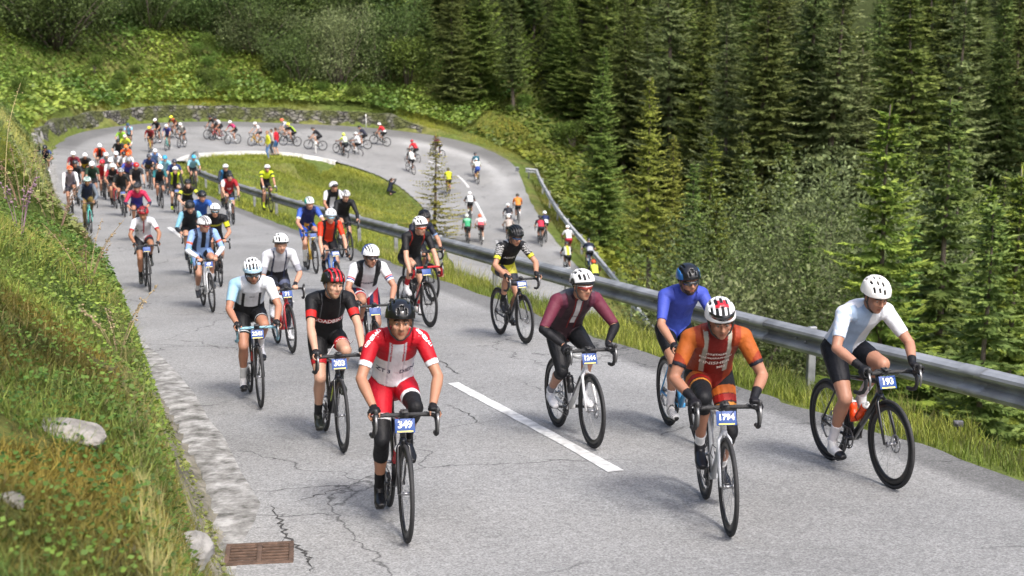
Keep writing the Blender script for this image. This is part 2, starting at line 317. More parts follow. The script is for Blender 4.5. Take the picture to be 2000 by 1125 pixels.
def cast(x, y, h=0., off=(0, 0), near=None):
    r, ys, d, k = pix_road(x, y, h, off)
    if len(k) == 0: k = [int(np.abs(d).argmin())]
    yy = [ys[i]+(ys[min(i+1, len(ys)-1)]-ys[i])*d[i]/(d[i]-d[min(i+1, len(ys)-1)]+1e-9) for i in k]
    ych = yy[0] if near is None else min(yy, key=lambda v: abs(v-near))
    p = r*ych; return A3(p[0]-off[0], p[1]-off[1], p[2]-h)
PAINT = pm('road_paint', (.55, .55, .53), .7, amt=.35, scale=9)
def dash(s0, s1, t=.5, wid=.14):
    P = [on_road(s, t, .018) for s in np.linspace(s0, s1, 14)]; v = []
    for i, p in enumerate(P):
        d = nrm(P[min(i+1, 13)]-P[max(i-1, 0)]); n = A3(-d[1], d[0], 0); w2 = wid/2*(1+.12*random.uniform(-1, 1)); v += [p+n*w2, p-n*w2]
    f = [(2*i, 2*i+1, 2*i+3, 2*i+2) for i in range(13)]
    o = link('lane_marking', npmesh('lane_marking', v, f), PAINT); tag(o, kind='structure')
def dash_px(a, b):
    (s0, t0), (s1, t1) = locate(cast(*a)), locate(cast(*b)); dash(s0, s1, (t0+t1)/2)
dash_px((873, 746), (1222, 934)); dash_px((327, 446), (362, 467)); dash_px((545, 578), (572, 592))
for s0, s1 in ((16.75, 17.2), (17.75, 18.35), (18.9, 19.6), (20.15, 20.75)): dash(s0, s1, .52)
# ---- low kerb of broken concrete along the near left edge
kv = []; kf = []; ks = np.linspace(1.6, 9.2, 440); KW = [(-.30, -.02), (.0, .016), (.11, .018), (.2, .018), (.29, .014), (.36, -.02)]
for i, s in enumerate(ks):
    k = int(s*NS); f = s*NS-k; p = EL[k]*(1-f)+EL[k+1]*f; d = EL[k+1]-EL[k]; n = nrm(A3(-d[1], d[0], 0)); p = p+n*.5*np.clip((2.95-s)/.25, 0, 1)
    for j, (a, h) in enumerate(KW):
        nz = vnoise(np.array([i*.35]), np.array([j*1.7]), 1., 21)[0]; nb = vnoise(np.array([i*.09]), np.array([j*.6]), 1., 22)[0]
        kv.append(p+n*(a+(.012*nz+.16*nb)*(1 if j > 0 else .3))+A3(0, 0, h))
for i in range(len(ks)-1):
    for j in range(5): kf.append((i*6+j, i*6+6+j, i*6+7+j, i*6+1+j))
def stained(name, c0, c1, c2, sc=3.):
    m = bpy.data.materials.new(name); m.use_nodes = True; t = m.node_tree; b = t.nodes['Principled BSDF']; N = t.nodes.new; Lk = t.links.new; tc = N('ShaderNodeTexCoord'); n1 = N('ShaderNodeTexNoise'); n1.inputs['Scale'].default_value = sc; n1.inputs['Detail'].default_value = 9; n1.inputs['Roughness'].default_value = .7; Lk(tc.outputs['Object'], n1.inputs['Vector'])
    r = N('ShaderNodeValToRGB'); e = r.color_ramp.elements; e[0].position = .36; e[0].color = (*c0, 1); e[1].position = .64; e[1].color = (*c2, 1); k = e.new(.5); k.color = (*c1, 1); Lk(n1.outputs['Fac'], r.inputs['Fac']); Lk(r.outputs['Color'], b.inputs['Base Color']); b.inputs['Roughness'].default_value = .93; b.inputs['Specular IOR Level'].default_value = .2
    bp = N('ShaderNodeBump'); bp.inputs['Strength'].default_value = .9; bp.inputs['Distance'].default_value = .02; Lk(n1.outputs['Fac'], bp.inputs['Height']); Lk(bp.outputs[0], b.inputs['Normal']); return m
tag(link('kerb', npmesh('kerb', kv, kf, smooth=True), stained('kerb_concrete', (.10, .098, .088), (.25, .246, .232), (.44, .435, .415), 5.)), kind='structure')
# ---- pale kerb round the inside of the bend
kv = []; kf = []; ks = np.linspace(10.2, 15.0, 90)
for s in ks:
    k = int(s*NS); f = s*NS-k; p = ER[k]*(1-f)+ER[k+1]*f; d = ER[k+1]-ER[k]; n = nrm(A3(d[1], -d[0], 0)); wj = .5+.1*random.uniform(-1, 1)
    for a, h in ((-.05, .0), (-.04, .1), (wj, .12), (wj+.06, -.12)): kv.append(p+n*a+A3(0, 0, h))
for i in range(len(ks)-1):
    for j in range(3): kf.append((i*4+j, i*4+1+j, i*4+5+j, i*4+4+j))
tag(link('bend_kerb', npmesh('bend_kerb', kv, kf, smooth=False), pm('pale_kerb', (.52, .51, .48), .85, amt=.2, scale=2.)), kind='structure')
# ---- guard rails: W-beam with posts
STEEL = pm('galvanised_steel', (.28, .29, .30), .45, .3, amt=.38, scale=2.2, bump=.1, bscale=5)
WPROF = [(-.01, .155), (.0, .15), (.04, .14), (.085, .115), (.095, .085), (.083, .058), (.015, .022), (.004, 0), (.015, -.022), (.083, -.058), (.095, -.085), (.085, -.115), (.04, -.14), (.0, -.15), (-.01, -.155)]
def guardrail(path, toward, label, spacing=4., steel=None):
    STEEL = steel or globals()['STEEL']
    """path: ground points under the rail; toward: +1 if the road lies on the left of the path"""
    root = empty('guardrail', path[0]); tag(root, label, 'guardrail'); P = np.asarray(path); v = []; n_ = len(WPROF)
    for i in range(len(P)):
        d = nrm(P[min(i+1, len(P)-1)]-P[max(i-1, 0)]); nn = nrm(A3(-d[1], d[0], 0))*toward
        for a, h in WPROF: v.append(P[i]+nn*(a+.05)+A3(0, 0, .60+h)-P[0])
        for a, h in WPROF[::-1]: v.append(P[i]+nn*(a+.044)+A3(0, 0, .60+h)-P[0])
    f = []; m_ = 2*n_
    for i in range(len(P)-1):
        for j in range(m_): k = (j+1) % m_; f.append((i*m_+j, i*m_+k, i*m_+m_+k, i*m_+m_+j))
    me = npmesh('rail', v, f, smooth=False); o = link('rail', me, STEEL, root)
    L = np.r_[0, np.cumsum(np.linalg.norm(np.diff(P[:, :2], axis=0), axis=1))]; D = 1.2; proto = None; bolt = None
    while D < L[-1]:
        i = int(np.clip(np.searchsorted(L, D)-1, 0, len(P)-2)); fr = (D-L[i])/(L[i+1]-L[i]); p = P[i]*(1-fr)+P[i+1]*fr; d = nrm(P[i+1]-P[i]); a = math.atan2(d[1], d[0])
        if proto is None:
            sv = [];
            for xx in (-.17, .17):
                for a, h in WPROF: sv.append((xx, toward*(a+.054), .60+h*1.01))
            sf = [(j, j+1, n_+j+1, n_+j) for j in range(n_-1)]; splice = npmesh('splice', sv, sf); splice.materials.append(pm('splice_steel', (.30, .31, .315), .5, .35, amt=.3, scale=5.))
            b = MB(); b.box((0, -toward*.06, .1), (.06, .1, 1.3), bev=.012); b.box((0, toward*.01, .62), (.1, .09, .24), bev=.01); pme = b.mesh('post', False); pme.materials.append(pm('post_steel', (.24, .25, .255), .55, .3, amt=.3, scale=6)); proto = pme
        sp_ = bpy.data.objects.new('splice', splice); COL.objects.link(sp_); sp_.parent = root; sp_.location = p-P[0]+d*.9; sp_.rotation_euler = (0, -math.asin(d[2]), a)
        q_ = bpy.data.objects.new('post', proto); COL.objects.link(q_); q_.parent = root; q_.location = p-P[0]; q_.rotation_euler = (0, 0, a)
        for dx in (-.1, .1):
            if bolt is None: bb = MB(); bb.ball((0, 0, 0), .017, seg=6, rings=4); bolt = bb.mesh('bolt'); bolt.materials.append(pm('bolt_steel', (.25, .25, .26), .5, .7))
            h_ = bpy.data.objects.new('bolt', bolt); COL.objects.link(h_); h_.parent = q_; h_.location = (dx, toward*.085, .6)
        D += spacing
    return root
def offset_path(E, s0, s1, off, n, side):
    out = []
    for s in np.linspace(s0, s1, n):
        k = int(min(s*NS, S-2)); f = s*NS-k; p = E[k]*(1-f)+E[k+1]*f; d = E[k+1]-E[k]; nn = nrm(A3(-d[1], d[0], 0))*side; o = off(s) if callable(off) else off
        out.append(p+nn*o)
    out = np.array(out); out[:, 2] -= .14; return out
guardrail(offset_path(ER, 1.2, 10.35, lambda s: .95 if s < 9 else .95+(s-9)*.15, 150, -1), 1, 'long grey steel guardrail on grey posts beside the nearer riders')
gp = offset_path(EL, 18.55, 24, 1.1, 60, 1); e0 = gp[0]+nrm(A3(-1.0, 1.0, 0))*1.0; gp = np.vstack([[e0], gp])
guardrail(gp[::-1], 1, 'pale steel guardrail with a bent end on the far side of the lower road', 4., pm('bright_steel', (.52, .53, .53), .45, .25, amt=.15, scale=3.))
# ---- dry stone retaining wall round the outside of the bend
def stone_wall():
    root = empty('stone_wall', EL[int(9.2*NS)]); tag(root, 'low rough stone retaining wall with mossy top round the outside of the bend', 'stone wall'); o0 = np.array(root.location)
    ss = np.linspace(9.0, 15.9, 260); v = []; n = []
    for i, s in enumerate(ss):
        k = int(s*NS); f = s*NS-k; p = EL[k]*(1-f)+EL[k+1]*f; d = EL[k+1]-EL[k]; nn = nrm(A3(-d[1], d[0], 0)); hh = (1.08+.25*vnoise(np.array([i*.12]), np.array([2.]), 1., 33)[0])*min(1, (15.95-s)/.7+.25)
        for j in range(9):
            h = hh*j/8; v.append(p+nn*(.42+.18*j/8+.16*vnoise(np.array([i*.6]), np.array([j*.9]), 1., 31)[0])+A3(0, 0, h-.1*(j == 0)))
        v.append(p+nn*.95+A3(0, 0, hh*1.0)); v.append(p+nn*1.3+A3(0, 0, hh*.9))
    f = []; m = 11
    for i in range(len(ss)-1):
        for j in range(m-1): f.append((i*m+j, i*m+j+1, i*m+m+j+1, i*m+m+j))
    mt = bpy.data.materials.new('dry_stone'); mt.use_nodes = True; t = mt.node_tree; b = t.nodes['Principled BSDF']; N = t.nodes.new; Lk = t.links.new
    tc = N('ShaderNodeTexCoord'); mp = N('ShaderNodeMapping'); mp.inputs['Scale'].default_value = (2.3, 2.3, 4.4); Lk(tc.outputs['Object'], mp.inputs['Vector'])
    vo = N('ShaderNodeTexVoronoi'); vo.feature = 'DISTANCE_TO_EDGE'; vo.inputs['Scale'].default_value = 1.; Lk(mp.outputs[0], vo.inputs['Vector'])
    vc = N('ShaderNodeTexVoronoi'); vc.inputs['Scale'].default_value = 1.; Lk(mp.outputs[0], vc.inputs['Vector'])
    r = N('ShaderNodeValToRGB'); r.color_ramp.elements[0].color = (.03, .03, .024, 1); r.color_ramp.elements[1].color = (1, 1, 1, 1); r.color_ramp.elements[1].position = .12; Lk(vo.outputs['Distance'], r.inputs['Fac'])
    r2 = N('ShaderNodeValToRGB'); Lk(vc.outputs['Color'], r2.inputs['Fac']); r2.color_ramp.elements[0].color = (.05, .048, .04, 1); r2.color_ramp.elements[1].color = (.26, .25, .225, 1)
    no = N('ShaderNodeTexNoise'); no.inputs['Scale'].default_value = .9; no.inputs['Detail'].default_value = 5; Lk(tc.outputs['Object'], no.inputs['Vector'])
    r3 = N('ShaderNodeValToRGB'); r3.color_ramp.elements[0].position = .40; r3.color_ramp.elements[1].position = .54; Lk(no.outputs['Fac'], r3.inputs['Fac'])
    m1 = N('ShaderNodeMix'); m1.data_type = 'RGBA'; m1.blend_type = 'MULTIPLY'; m1.inputs[0].default_value = 1; Lk(r2.outputs[0], m1.inputs[6]); Lk(r.outputs[0], m1.inputs[7])
    m2 = N('ShaderNodeMix'); m2.data_type = 'RGBA'; Lk(r3.outputs[0], m2.inputs[0]); Lk(m1.outputs[2], m2.inputs[6]); m2.inputs[7].default_value = (.075, .085, .025, 1); Lk(m2.outputs[2], b.inputs['Base Color'])
    b.inputs['Roughness'].default_value = .95; bp = N('ShaderNodeBump'); bp.inputs['Distance'].default_value = .12; Lk(r.outputs[0], bp.inputs['Height']); Lk(bp.outputs[0], b.inputs['Normal'])
    link('wall_face', npmesh('wall_face', np.array(v)-o0, f, smooth=False), mt, root)
stone_wall()
# ============================================================ vegetation
def quads(base, d, n, ln, wd, k=.45):
    """diamond leaves: base points, directions, normals, lengths, widths -> verts, faces"""
    s = np.cross(d, n); s /= np.linalg.norm(s, axis=1)[:, None]+1e-9; m = base+d*(ln*k)[:, None]
    V = np.stack([base, m+s*(wd/2)[:, None], base+d*ln[:, None], m-s*(wd/2)[:, None]], 1).reshape(-1, 3); return V, np.arange(len(V)).reshape(-1, 4)
def unit(a): return a/(np.linalg.norm(a, axis=-1, keepdims=True)+1e-9)
def jcol(c, n, R, amt=.3, c2=None):
    t = R.random(n)[:, None]; base = np.asarray(c)*(1-t)+np.asarray(c2 if c2 is not None else c)*t; return np.repeat(base*(1+amt*(R.random((n, 1))*2-1)), 4, 0)
NEEDLE = vm('spruce_needles', rough=.7, amt=.25, scale=1.2, trans=.32, spec=.25, rnd=.22); BARK = pm('spruce_bark', (.13, .105, .085), .95, amt=.35, scale=6, bump=.6); LEAF = vm('leaves', rough=.6, amt=.2, scale=1.0, trans=.3, spec=.3, rnd=.18); DEADW = pm('dead_twig', (.22, .19, .16), .95, amt=.3, scale=5)
def spruce_mesh(H, seed, dens=1., base=.12, wid=.2, droop=.35, col=(.042, .062, .016), col2=(.085, .105, .022), bare=.0, twig=1., gaps=.17):
    R = np.random.default_rng(seed); B, D, N_, L_, W_, TT = [], [], [], [], [], []; tb = MB(); n = 12; hs = np.linspace(0, 1, n)
    wob = np.cumsum(R.normal(0, .012, (n, 2)), 0)*H*.25; tr = np.c_[wob, hs*H]; tb.tube(tr, .011*H*(1-hs)**.9+.012, 8)
    z = base*H; sticks = MB(); step = .40
    if bare > 0:
        for _ in range(int(26*bare)): h = R.uniform(.06, base+.08); a = R.uniform(0, 6.28); p = A3(np.interp(h, hs, tr[:, 0]), np.interp(h, hs, tr[:, 1]), h*H); l = R.uniform(.5, 1.6); e = p+A3(math.cos(a)*l, math.sin(a)*l, -.25*l); sticks.tube([p, (p+e)/2+A3(0, 0, .08), e], [.02, .013, .004], 4, cap=False)
    while z < H*.985:
        f = 1-(z/H-base)/(1-base); wf = R.uniform(.68, 1.15); rad = wf*wid*H*(f**.75)*.5*(.55+.45*min(1, (z/H-base)*6+.35)); m = int(round((5.5+3*f)*min(1, dens+.2)))
        a0 = R.uniform(0, 6.28)
        for k in range(m):
            if R.random() < gaps: continue
            a = a0+2*math.pi*k/m+R.normal(0, .2); ln = max(.16, rad*R.uniform(.62, 1.18)); zz = z+R.uniform(-.15, .15); dr = droop*R.uniform(.6, 1.4)*(1 if f > .15 else -.9)
            nseg = max(3, int(ln/.15*dens)); t = np.linspace(.1, 1, nseg); h = A3(math.cos(a), math.sin(a), 0); sd_ = A3(-math.sin(a), math.cos(a), 0)
            ax = A3(np.interp(z/H, hs, tr[:, 0]), np.interp(z/H, hs, tr[:, 1]), zz)+np.outer(t*ln, h)+np.outer(ln*(-dr*t*1.1+dr*.75*t**2.4+.1*t), A3(0, 0, 1)); tang = unit(np.gradient(ax, axis=0)) if nseg > 1 else h[None]
            tl = (.30+.5*ln*.25)*(1.05-t*.72)*twig
            for sg in (-1, 1):
                dd = unit(tang*.75+sg*sd_*R.uniform(.65, 1.0, (nseg, 1))+A3(0, 0, -1)*R.uniform(.0, .3, (nseg, 1))+R.normal(0, .10, (nseg, 3))); B.append(ax); D.append(dd); L_.append(tl*R.uniform(.75, 1.25, nseg)); W_.append(np.full(nseg, .15)*R.uniform(.7, 1.3, nseg)*twig**.5); N_.append(unit(A3(0, 0, 1)+R.normal(0, .35, (nseg, 3)))); TT.append(t)
                # hanging sprays
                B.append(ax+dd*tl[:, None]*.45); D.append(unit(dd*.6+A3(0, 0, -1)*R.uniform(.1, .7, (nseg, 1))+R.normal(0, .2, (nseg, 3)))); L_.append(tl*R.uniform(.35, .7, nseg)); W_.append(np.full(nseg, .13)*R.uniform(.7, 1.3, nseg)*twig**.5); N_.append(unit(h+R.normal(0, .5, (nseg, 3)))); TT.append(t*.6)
            B.append(ax); D.append(unit(tang+R.normal(0, .12, (nseg, 3)))); L_.append(np.full(nseg, .30*twig)*R.uniform(.8, 1.3, nseg)); W_.append(np.full(nseg, .11)); N_.append(unit(A3(0, 0, 1)+R.normal(0, .3, (nseg, 3)))); TT.append(t)
        z += step*R.uniform(.7, 1.2)*(.55+.6*f)
    for q in range(2): B.append(np.array([[tr[-1, 0], tr[-1, 1], H*.975]])); D.append(unit(np.array([[R.normal(0, .1), R.normal(0, .1), 1]]))); L_.append(np.array([.55])); W_.append(np.array([.07])); N_.append(np.array([[1., q, 0]])); TT.append(np.ones(1))
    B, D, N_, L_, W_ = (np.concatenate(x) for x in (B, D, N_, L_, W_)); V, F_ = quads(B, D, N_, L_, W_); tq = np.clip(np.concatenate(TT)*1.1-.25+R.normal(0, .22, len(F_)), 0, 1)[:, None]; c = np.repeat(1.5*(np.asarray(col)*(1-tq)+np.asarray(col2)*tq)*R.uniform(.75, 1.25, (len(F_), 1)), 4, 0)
    me = npmesh('crown', V, F_, c, False); me.materials.append(NEEDLE); tm = tb.mesh('trunk'); tm.materials.append(BARK); sm = None
    if sticks.n: sm = sticks.mesh('dead_branches'); sm.materials.append(DEADW)
    return me, tm, sm, H
def bush_mesh(H, Wd, seed, n=5000, col=(.06, .085, .03), col2=(.10, .125, .05), leaf=.12, lobes=9, pale=.0):
    R = np.random.default_rng(seed); C = np.c_[R.normal(0, Wd*.22, lobes), R.normal(0, Wd*.22, lobes), R.uniform(.25, .85, lobes)*H]; r = R.uniform(.16, .30, lobes)*min(H, Wd)*1.1; k = R.integers(0, lobes, n)
    d = unit(R.normal(0, 1, (n, 3))); p = C[k]+d*(r[k]*R.random(n)**.45)[:, None]*A3(1, 1, 1.1); p[:, 2] = np.abs(p[:, 2]); dd = unit(d*.6+R.normal(0, .6, (n, 3))+A3(0, 0, .2)); ln = leaf*R.uniform(.6, 1.5, n)
    V, F_ = quads(p, dd, unit(R.normal(0, 1, (n, 3))+A3(0, 0, .8)), ln, ln*R.uniform(.35, .6, n)); cl = np.asarray(col)*(1+.25*(R.random((lobes, 1))-.5)); c = np.repeat((cl[k]*(1-R.random((n, 1)))+np.asarray(col2)*R.random((n, 1)))*R.uniform(.7, 1.25, (n, 1)), 4, 0)
    me = npmesh('crown', V, F_, c, False); me.materials.append(LEAF); b = MB()
    for q in range(lobes): b.tube([A3(C[q, 0]*.15, C[q, 1]*.15, -.2), A3(C[q, 0]*.5, C[q, 1]*.5, C[q, 2]*.5), C[q]], [.02*H**.7, .014*H**.7, .006], 5)
    tm = b.mesh('trunk'); tm.materials.append(BARK); return me, tm, None, H
def plant(name, proto, x, y, H, label, cat, group=None, rot=None, sx=1., zoff=-.2):
    me, tm, sm, h0 = proto; r = empty(name, (x, y, float(T(x, y))+zoff), random.uniform(0, 6.28) if rot is None else rot); s = H/h0; r.scale = (s*sx, s*sx, s); tag(r, label, cat, group)
    for nm, m in (('crown', me), ('trunk', tm), ('dead_branches', sm)):
        if m is not None: o = bpy.data.objects.new(nm, m); COL.objects.link(o); o.parent = r
    return r
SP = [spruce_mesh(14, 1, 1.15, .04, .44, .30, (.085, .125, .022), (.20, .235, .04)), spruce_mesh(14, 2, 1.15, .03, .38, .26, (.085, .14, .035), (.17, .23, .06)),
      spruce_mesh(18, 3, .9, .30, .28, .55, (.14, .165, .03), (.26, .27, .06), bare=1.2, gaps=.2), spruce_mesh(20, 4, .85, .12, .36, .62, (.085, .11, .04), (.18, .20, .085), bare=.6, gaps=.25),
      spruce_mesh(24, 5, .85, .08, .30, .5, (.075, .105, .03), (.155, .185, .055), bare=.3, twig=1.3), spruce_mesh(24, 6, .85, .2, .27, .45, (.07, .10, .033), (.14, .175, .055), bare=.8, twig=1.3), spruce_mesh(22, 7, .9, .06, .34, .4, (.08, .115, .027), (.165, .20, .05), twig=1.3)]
BU = [bush_mesh(11, 10, 21, 38000, (.11, .155, .055), (.20, .245, .11), .125, 26), bush_mesh(9, 10, 22, 34000, (.07, .11, .03), (.145, .20, .06), .13, 24), bush_mesh(3, 4, 23, 5000, (.07, .12, .022), (.15, .22, .04), .13, 10), bush_mesh(11, 10, 24, 14000, (.12, .155, .06), (.22, .25, .11), .26, 30), bush_mesh(9, 10, 25, 13000, (.055, .095, .025), (.12, .18, .05), .27, 30), bush_mesh(9, 10, 26, 13000, (.085, .125, .045), (.17, .215, .085), .27, 30)]
def at_depth(px, D): r = ray(px, 500); return r[0]*D, D
def top_h(px, py, D, x, y): return ray(px, py)[2]*D-float(T(x, y))+.2
def big(name, p, px, py, D, label, cat='tree', sx=1.): x, y = at_depth(px, D); H = top_h(px, py, D, x, y); return plant(name, SP[p] if cat == 'tree' else BU[p], x, y, H, label, cat, sx=sx)
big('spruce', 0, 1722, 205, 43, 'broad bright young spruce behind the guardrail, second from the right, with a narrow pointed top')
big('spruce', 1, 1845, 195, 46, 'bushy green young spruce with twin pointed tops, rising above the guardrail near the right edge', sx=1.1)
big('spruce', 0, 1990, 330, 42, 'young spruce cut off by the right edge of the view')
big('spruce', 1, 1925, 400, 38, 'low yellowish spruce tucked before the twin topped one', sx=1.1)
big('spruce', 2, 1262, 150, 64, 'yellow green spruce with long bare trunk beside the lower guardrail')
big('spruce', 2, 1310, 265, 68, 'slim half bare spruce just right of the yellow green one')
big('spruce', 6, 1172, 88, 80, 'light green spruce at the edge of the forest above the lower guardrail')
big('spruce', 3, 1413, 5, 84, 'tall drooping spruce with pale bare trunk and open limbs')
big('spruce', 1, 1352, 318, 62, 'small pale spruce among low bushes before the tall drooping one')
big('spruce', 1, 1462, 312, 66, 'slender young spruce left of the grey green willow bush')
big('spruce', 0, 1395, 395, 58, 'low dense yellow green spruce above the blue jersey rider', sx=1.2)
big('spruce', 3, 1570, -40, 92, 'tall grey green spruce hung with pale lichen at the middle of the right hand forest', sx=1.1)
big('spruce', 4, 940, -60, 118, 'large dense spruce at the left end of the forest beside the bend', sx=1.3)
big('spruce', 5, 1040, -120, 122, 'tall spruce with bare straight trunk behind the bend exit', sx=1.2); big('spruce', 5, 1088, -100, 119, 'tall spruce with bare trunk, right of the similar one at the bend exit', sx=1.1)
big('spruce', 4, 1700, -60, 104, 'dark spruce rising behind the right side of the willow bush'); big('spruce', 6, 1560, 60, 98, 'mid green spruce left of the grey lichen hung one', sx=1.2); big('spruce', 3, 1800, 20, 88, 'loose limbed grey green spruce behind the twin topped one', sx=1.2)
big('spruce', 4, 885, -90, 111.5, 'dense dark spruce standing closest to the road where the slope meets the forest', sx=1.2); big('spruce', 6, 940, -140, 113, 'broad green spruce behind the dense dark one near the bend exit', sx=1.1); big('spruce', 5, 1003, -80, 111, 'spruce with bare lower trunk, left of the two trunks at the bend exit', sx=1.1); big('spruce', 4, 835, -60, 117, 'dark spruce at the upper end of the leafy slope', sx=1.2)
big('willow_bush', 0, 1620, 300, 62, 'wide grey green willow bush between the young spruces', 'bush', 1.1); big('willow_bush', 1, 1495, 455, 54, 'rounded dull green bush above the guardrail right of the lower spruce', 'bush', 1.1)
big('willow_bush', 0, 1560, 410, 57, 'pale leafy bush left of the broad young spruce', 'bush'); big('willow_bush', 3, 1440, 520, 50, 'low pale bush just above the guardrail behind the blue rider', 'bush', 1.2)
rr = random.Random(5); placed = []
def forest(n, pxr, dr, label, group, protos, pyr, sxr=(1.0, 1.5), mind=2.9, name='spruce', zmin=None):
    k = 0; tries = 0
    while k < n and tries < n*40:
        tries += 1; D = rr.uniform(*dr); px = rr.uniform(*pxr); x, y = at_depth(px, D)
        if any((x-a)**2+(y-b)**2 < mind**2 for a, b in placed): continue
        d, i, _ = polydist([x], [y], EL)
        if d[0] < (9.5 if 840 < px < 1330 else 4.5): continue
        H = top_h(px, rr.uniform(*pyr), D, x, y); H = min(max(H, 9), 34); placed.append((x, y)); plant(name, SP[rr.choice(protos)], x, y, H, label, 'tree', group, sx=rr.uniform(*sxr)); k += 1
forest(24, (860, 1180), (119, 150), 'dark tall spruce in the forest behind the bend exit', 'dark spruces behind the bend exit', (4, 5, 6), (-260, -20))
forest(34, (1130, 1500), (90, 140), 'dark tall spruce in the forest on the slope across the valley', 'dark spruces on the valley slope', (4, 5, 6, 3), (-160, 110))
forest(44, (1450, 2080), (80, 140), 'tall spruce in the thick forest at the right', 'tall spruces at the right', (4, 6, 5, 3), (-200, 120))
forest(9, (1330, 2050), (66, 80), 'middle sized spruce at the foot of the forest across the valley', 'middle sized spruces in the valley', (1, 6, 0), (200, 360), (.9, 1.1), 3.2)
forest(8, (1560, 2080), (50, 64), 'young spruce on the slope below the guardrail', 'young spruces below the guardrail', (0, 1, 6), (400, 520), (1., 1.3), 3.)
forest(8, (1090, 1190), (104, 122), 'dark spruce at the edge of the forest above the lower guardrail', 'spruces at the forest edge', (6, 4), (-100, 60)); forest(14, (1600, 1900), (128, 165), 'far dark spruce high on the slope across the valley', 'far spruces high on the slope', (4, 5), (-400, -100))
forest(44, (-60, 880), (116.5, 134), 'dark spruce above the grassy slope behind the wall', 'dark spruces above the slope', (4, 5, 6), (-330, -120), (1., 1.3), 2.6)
def points_outer_(s, d):
    i = int(s*NS); t = EL[min(i+2, S-1)]-EL[max(i-2, 0)]; n = nrm(A3(-t[1], t[0], 0)); return EL[i]+n*d
# leafy bushes and trees on the slope above the wall
for n_, (px, py, D, p, lb) in enumerate([(40, -60, 113, 3, 'tall leafy tree at the top left corner above the slope'), (150, -20, 114.5, 1, 'dark leafy bush at the top of the slope, near the left corner'), (250, 0, 116, 1, 'dark bush at the top of the slope between leafy trees'), (410, -10, 116, 1, 'dark green alder above the slope at left of centre'), (510, 10, 114.5, 0, 'light grey green alder on the top of the slope'), (600, 45, 112.5, 1, 'rounded alder bush over the right part of the slope'), (668, 10, 113, 3, 'pale olive tree with thin foliage above the wall'),
   (745, 20, 114, 1, 'dark bush between the pale olive tree and the spruces'), (800, 75, 114, 2, 'low green shrub left of the large dense spruce'), (320, 30, 114, 2, 'small shrub in the middle of the slope top'), (712, 168, 110.8, 2, 'low brownish shrub at the right end of the stone wall'), (420, 80, 113, 2, 'yellowish shrub on the slope above the wall'), (1020, 215, 112, 2, 'leafy shrub at the foot of the bare trunked spruces'), (950, 190, 114, 2, 'low shrub at the foot of the large dense spruce'), (1120, 240, 107, 2, 'bushy growth beside the forest edge, above the lower guardrail')]):
    x, y = at_depth(px, D); H = max(1.2, top_h(px, py, D, x, y)); plant('leafy_bush', BU[{0: 5, 1: 4}.get(p, p)], x, y, H, lb, 'bush', sx=min(1.6, max(.8, 5/H)))
rs = random.Random(9)
for n_ in range(34):
    q = points_outer_(rs.uniform(9.3, 16), rs.uniform(2.5, 9)); plant('slope_shrub', BU[2], q[0], q[1], rs.uniform(.8, 1.9), 'small leafy shrub on the slope above the wall', 'bush', 'small shrubs on the slope', sx=rs.uniform(.9, 1.4))
for n_ in range(22):
    q = points_outer_(9.2+n_*.29, rs.uniform(8.5, 13)); plant('dark_bush', BU[4], q[0], q[1], rs.uniform(3.5, 7), 'dark leafy bush at the top of the slope', 'bush', 'dark bushes at the top of the slope', sx=rs.uniform(.8, 1.2))
# ---- undergrowth of big leaves on the slope behind the wall and on the banks: nobody could count it
def scatter_leaves(name, pts, lnr, col, col2, seed, up=.9, h=(.05, .5), patch=.0):
    R = np.random.default_rng(seed); n = len(pts); p = pts+np.c_[np.zeros(n), np.zeros(n), R.uniform(*h, n)]; a = R.uniform(0, 6.28, n); d = unit(np.c_[np.cos(a), np.sin(a), R.normal(-.1, .35, n)]); ln = R.uniform(*lnr, n)
    V, F_ = quads(p, d, unit(R.normal(0, .45, (n, 3))+A3(0, 0, up)), ln, ln*R.uniform(.6, .95, n), .5); c = jcol(col, n, R, .35, col2)
    if patch: c = c*np.repeat(np.clip(1+patch*2*vnoise(pts[:, 0], pts[:, 1], .3, seed)[:, None]*A3(1.2, .8, .8), .4, 1.8), 4, 0)
    o = link(name, npmesh(name, V, F_, c, False), vm('broad_leaves', rough=.55, amt=.15, scale=2., trans=.3, spec=.35)); tag(o, kind='stuff'); return o
def points_outer(n, s0, s1, d0, d1, seed, pw=1.):
    R = np.random.default_rng(seed); s = R.uniform(s0, s1, n)*NS; i = s.astype(int); f = (s-i)[:, None]; p = EL[i]*(1-f)+EL[np.minimum(i+1, S-1)]*f; d = EL[np.minimum(i+2, S-1)]-EL[np.maximum(i-2, 0)]; nn = unit(np.c_[-d[:, 1], d[:, 0], 0*d[:, 0]]); q = p+nn*(d0+(d1-d0)*R.random(n)**pw)[:, None]; q[:, 2] = T(q[:, 0], q[:, 1]); return q
def points_inner(n, s0, s1, d0, d1, seed):
    R = np.random.default_rng(seed); s = R.uniform(s0, s1, n)*NS; i = s.astype(int); f = (s-i)[:, None]; p = ER[i]*(1-f)+ER[np.minimum(i+1, S-1)]*f; d = ER[np.minimum(i+2, S-1)]-ER[np.maximum(i-2, 0)]; nn = unit(np.c_[d[:, 1], -d[:, 0], 0*d[:, 0]]); q = p+nn*R.uniform(d0, d1, n)[:, None]; dl, _, _ = polydist(q[:, 0], q[:, 1], EL); dr, _, _ = polydist(q[:, 0], q[:, 1], ER); q = q[dr < -.12]; q[:, 2] = T(q[:, 0], q[:, 1]); return q
pt = points_outer(62000, 8.6, 16.5, 1.2, 20, 41); scatter_leaves('undergrowth', pt, (.14, .38), (.10, .175, .028), (.22, .30, .055), 41, h=(.05, .7), patch=.55)
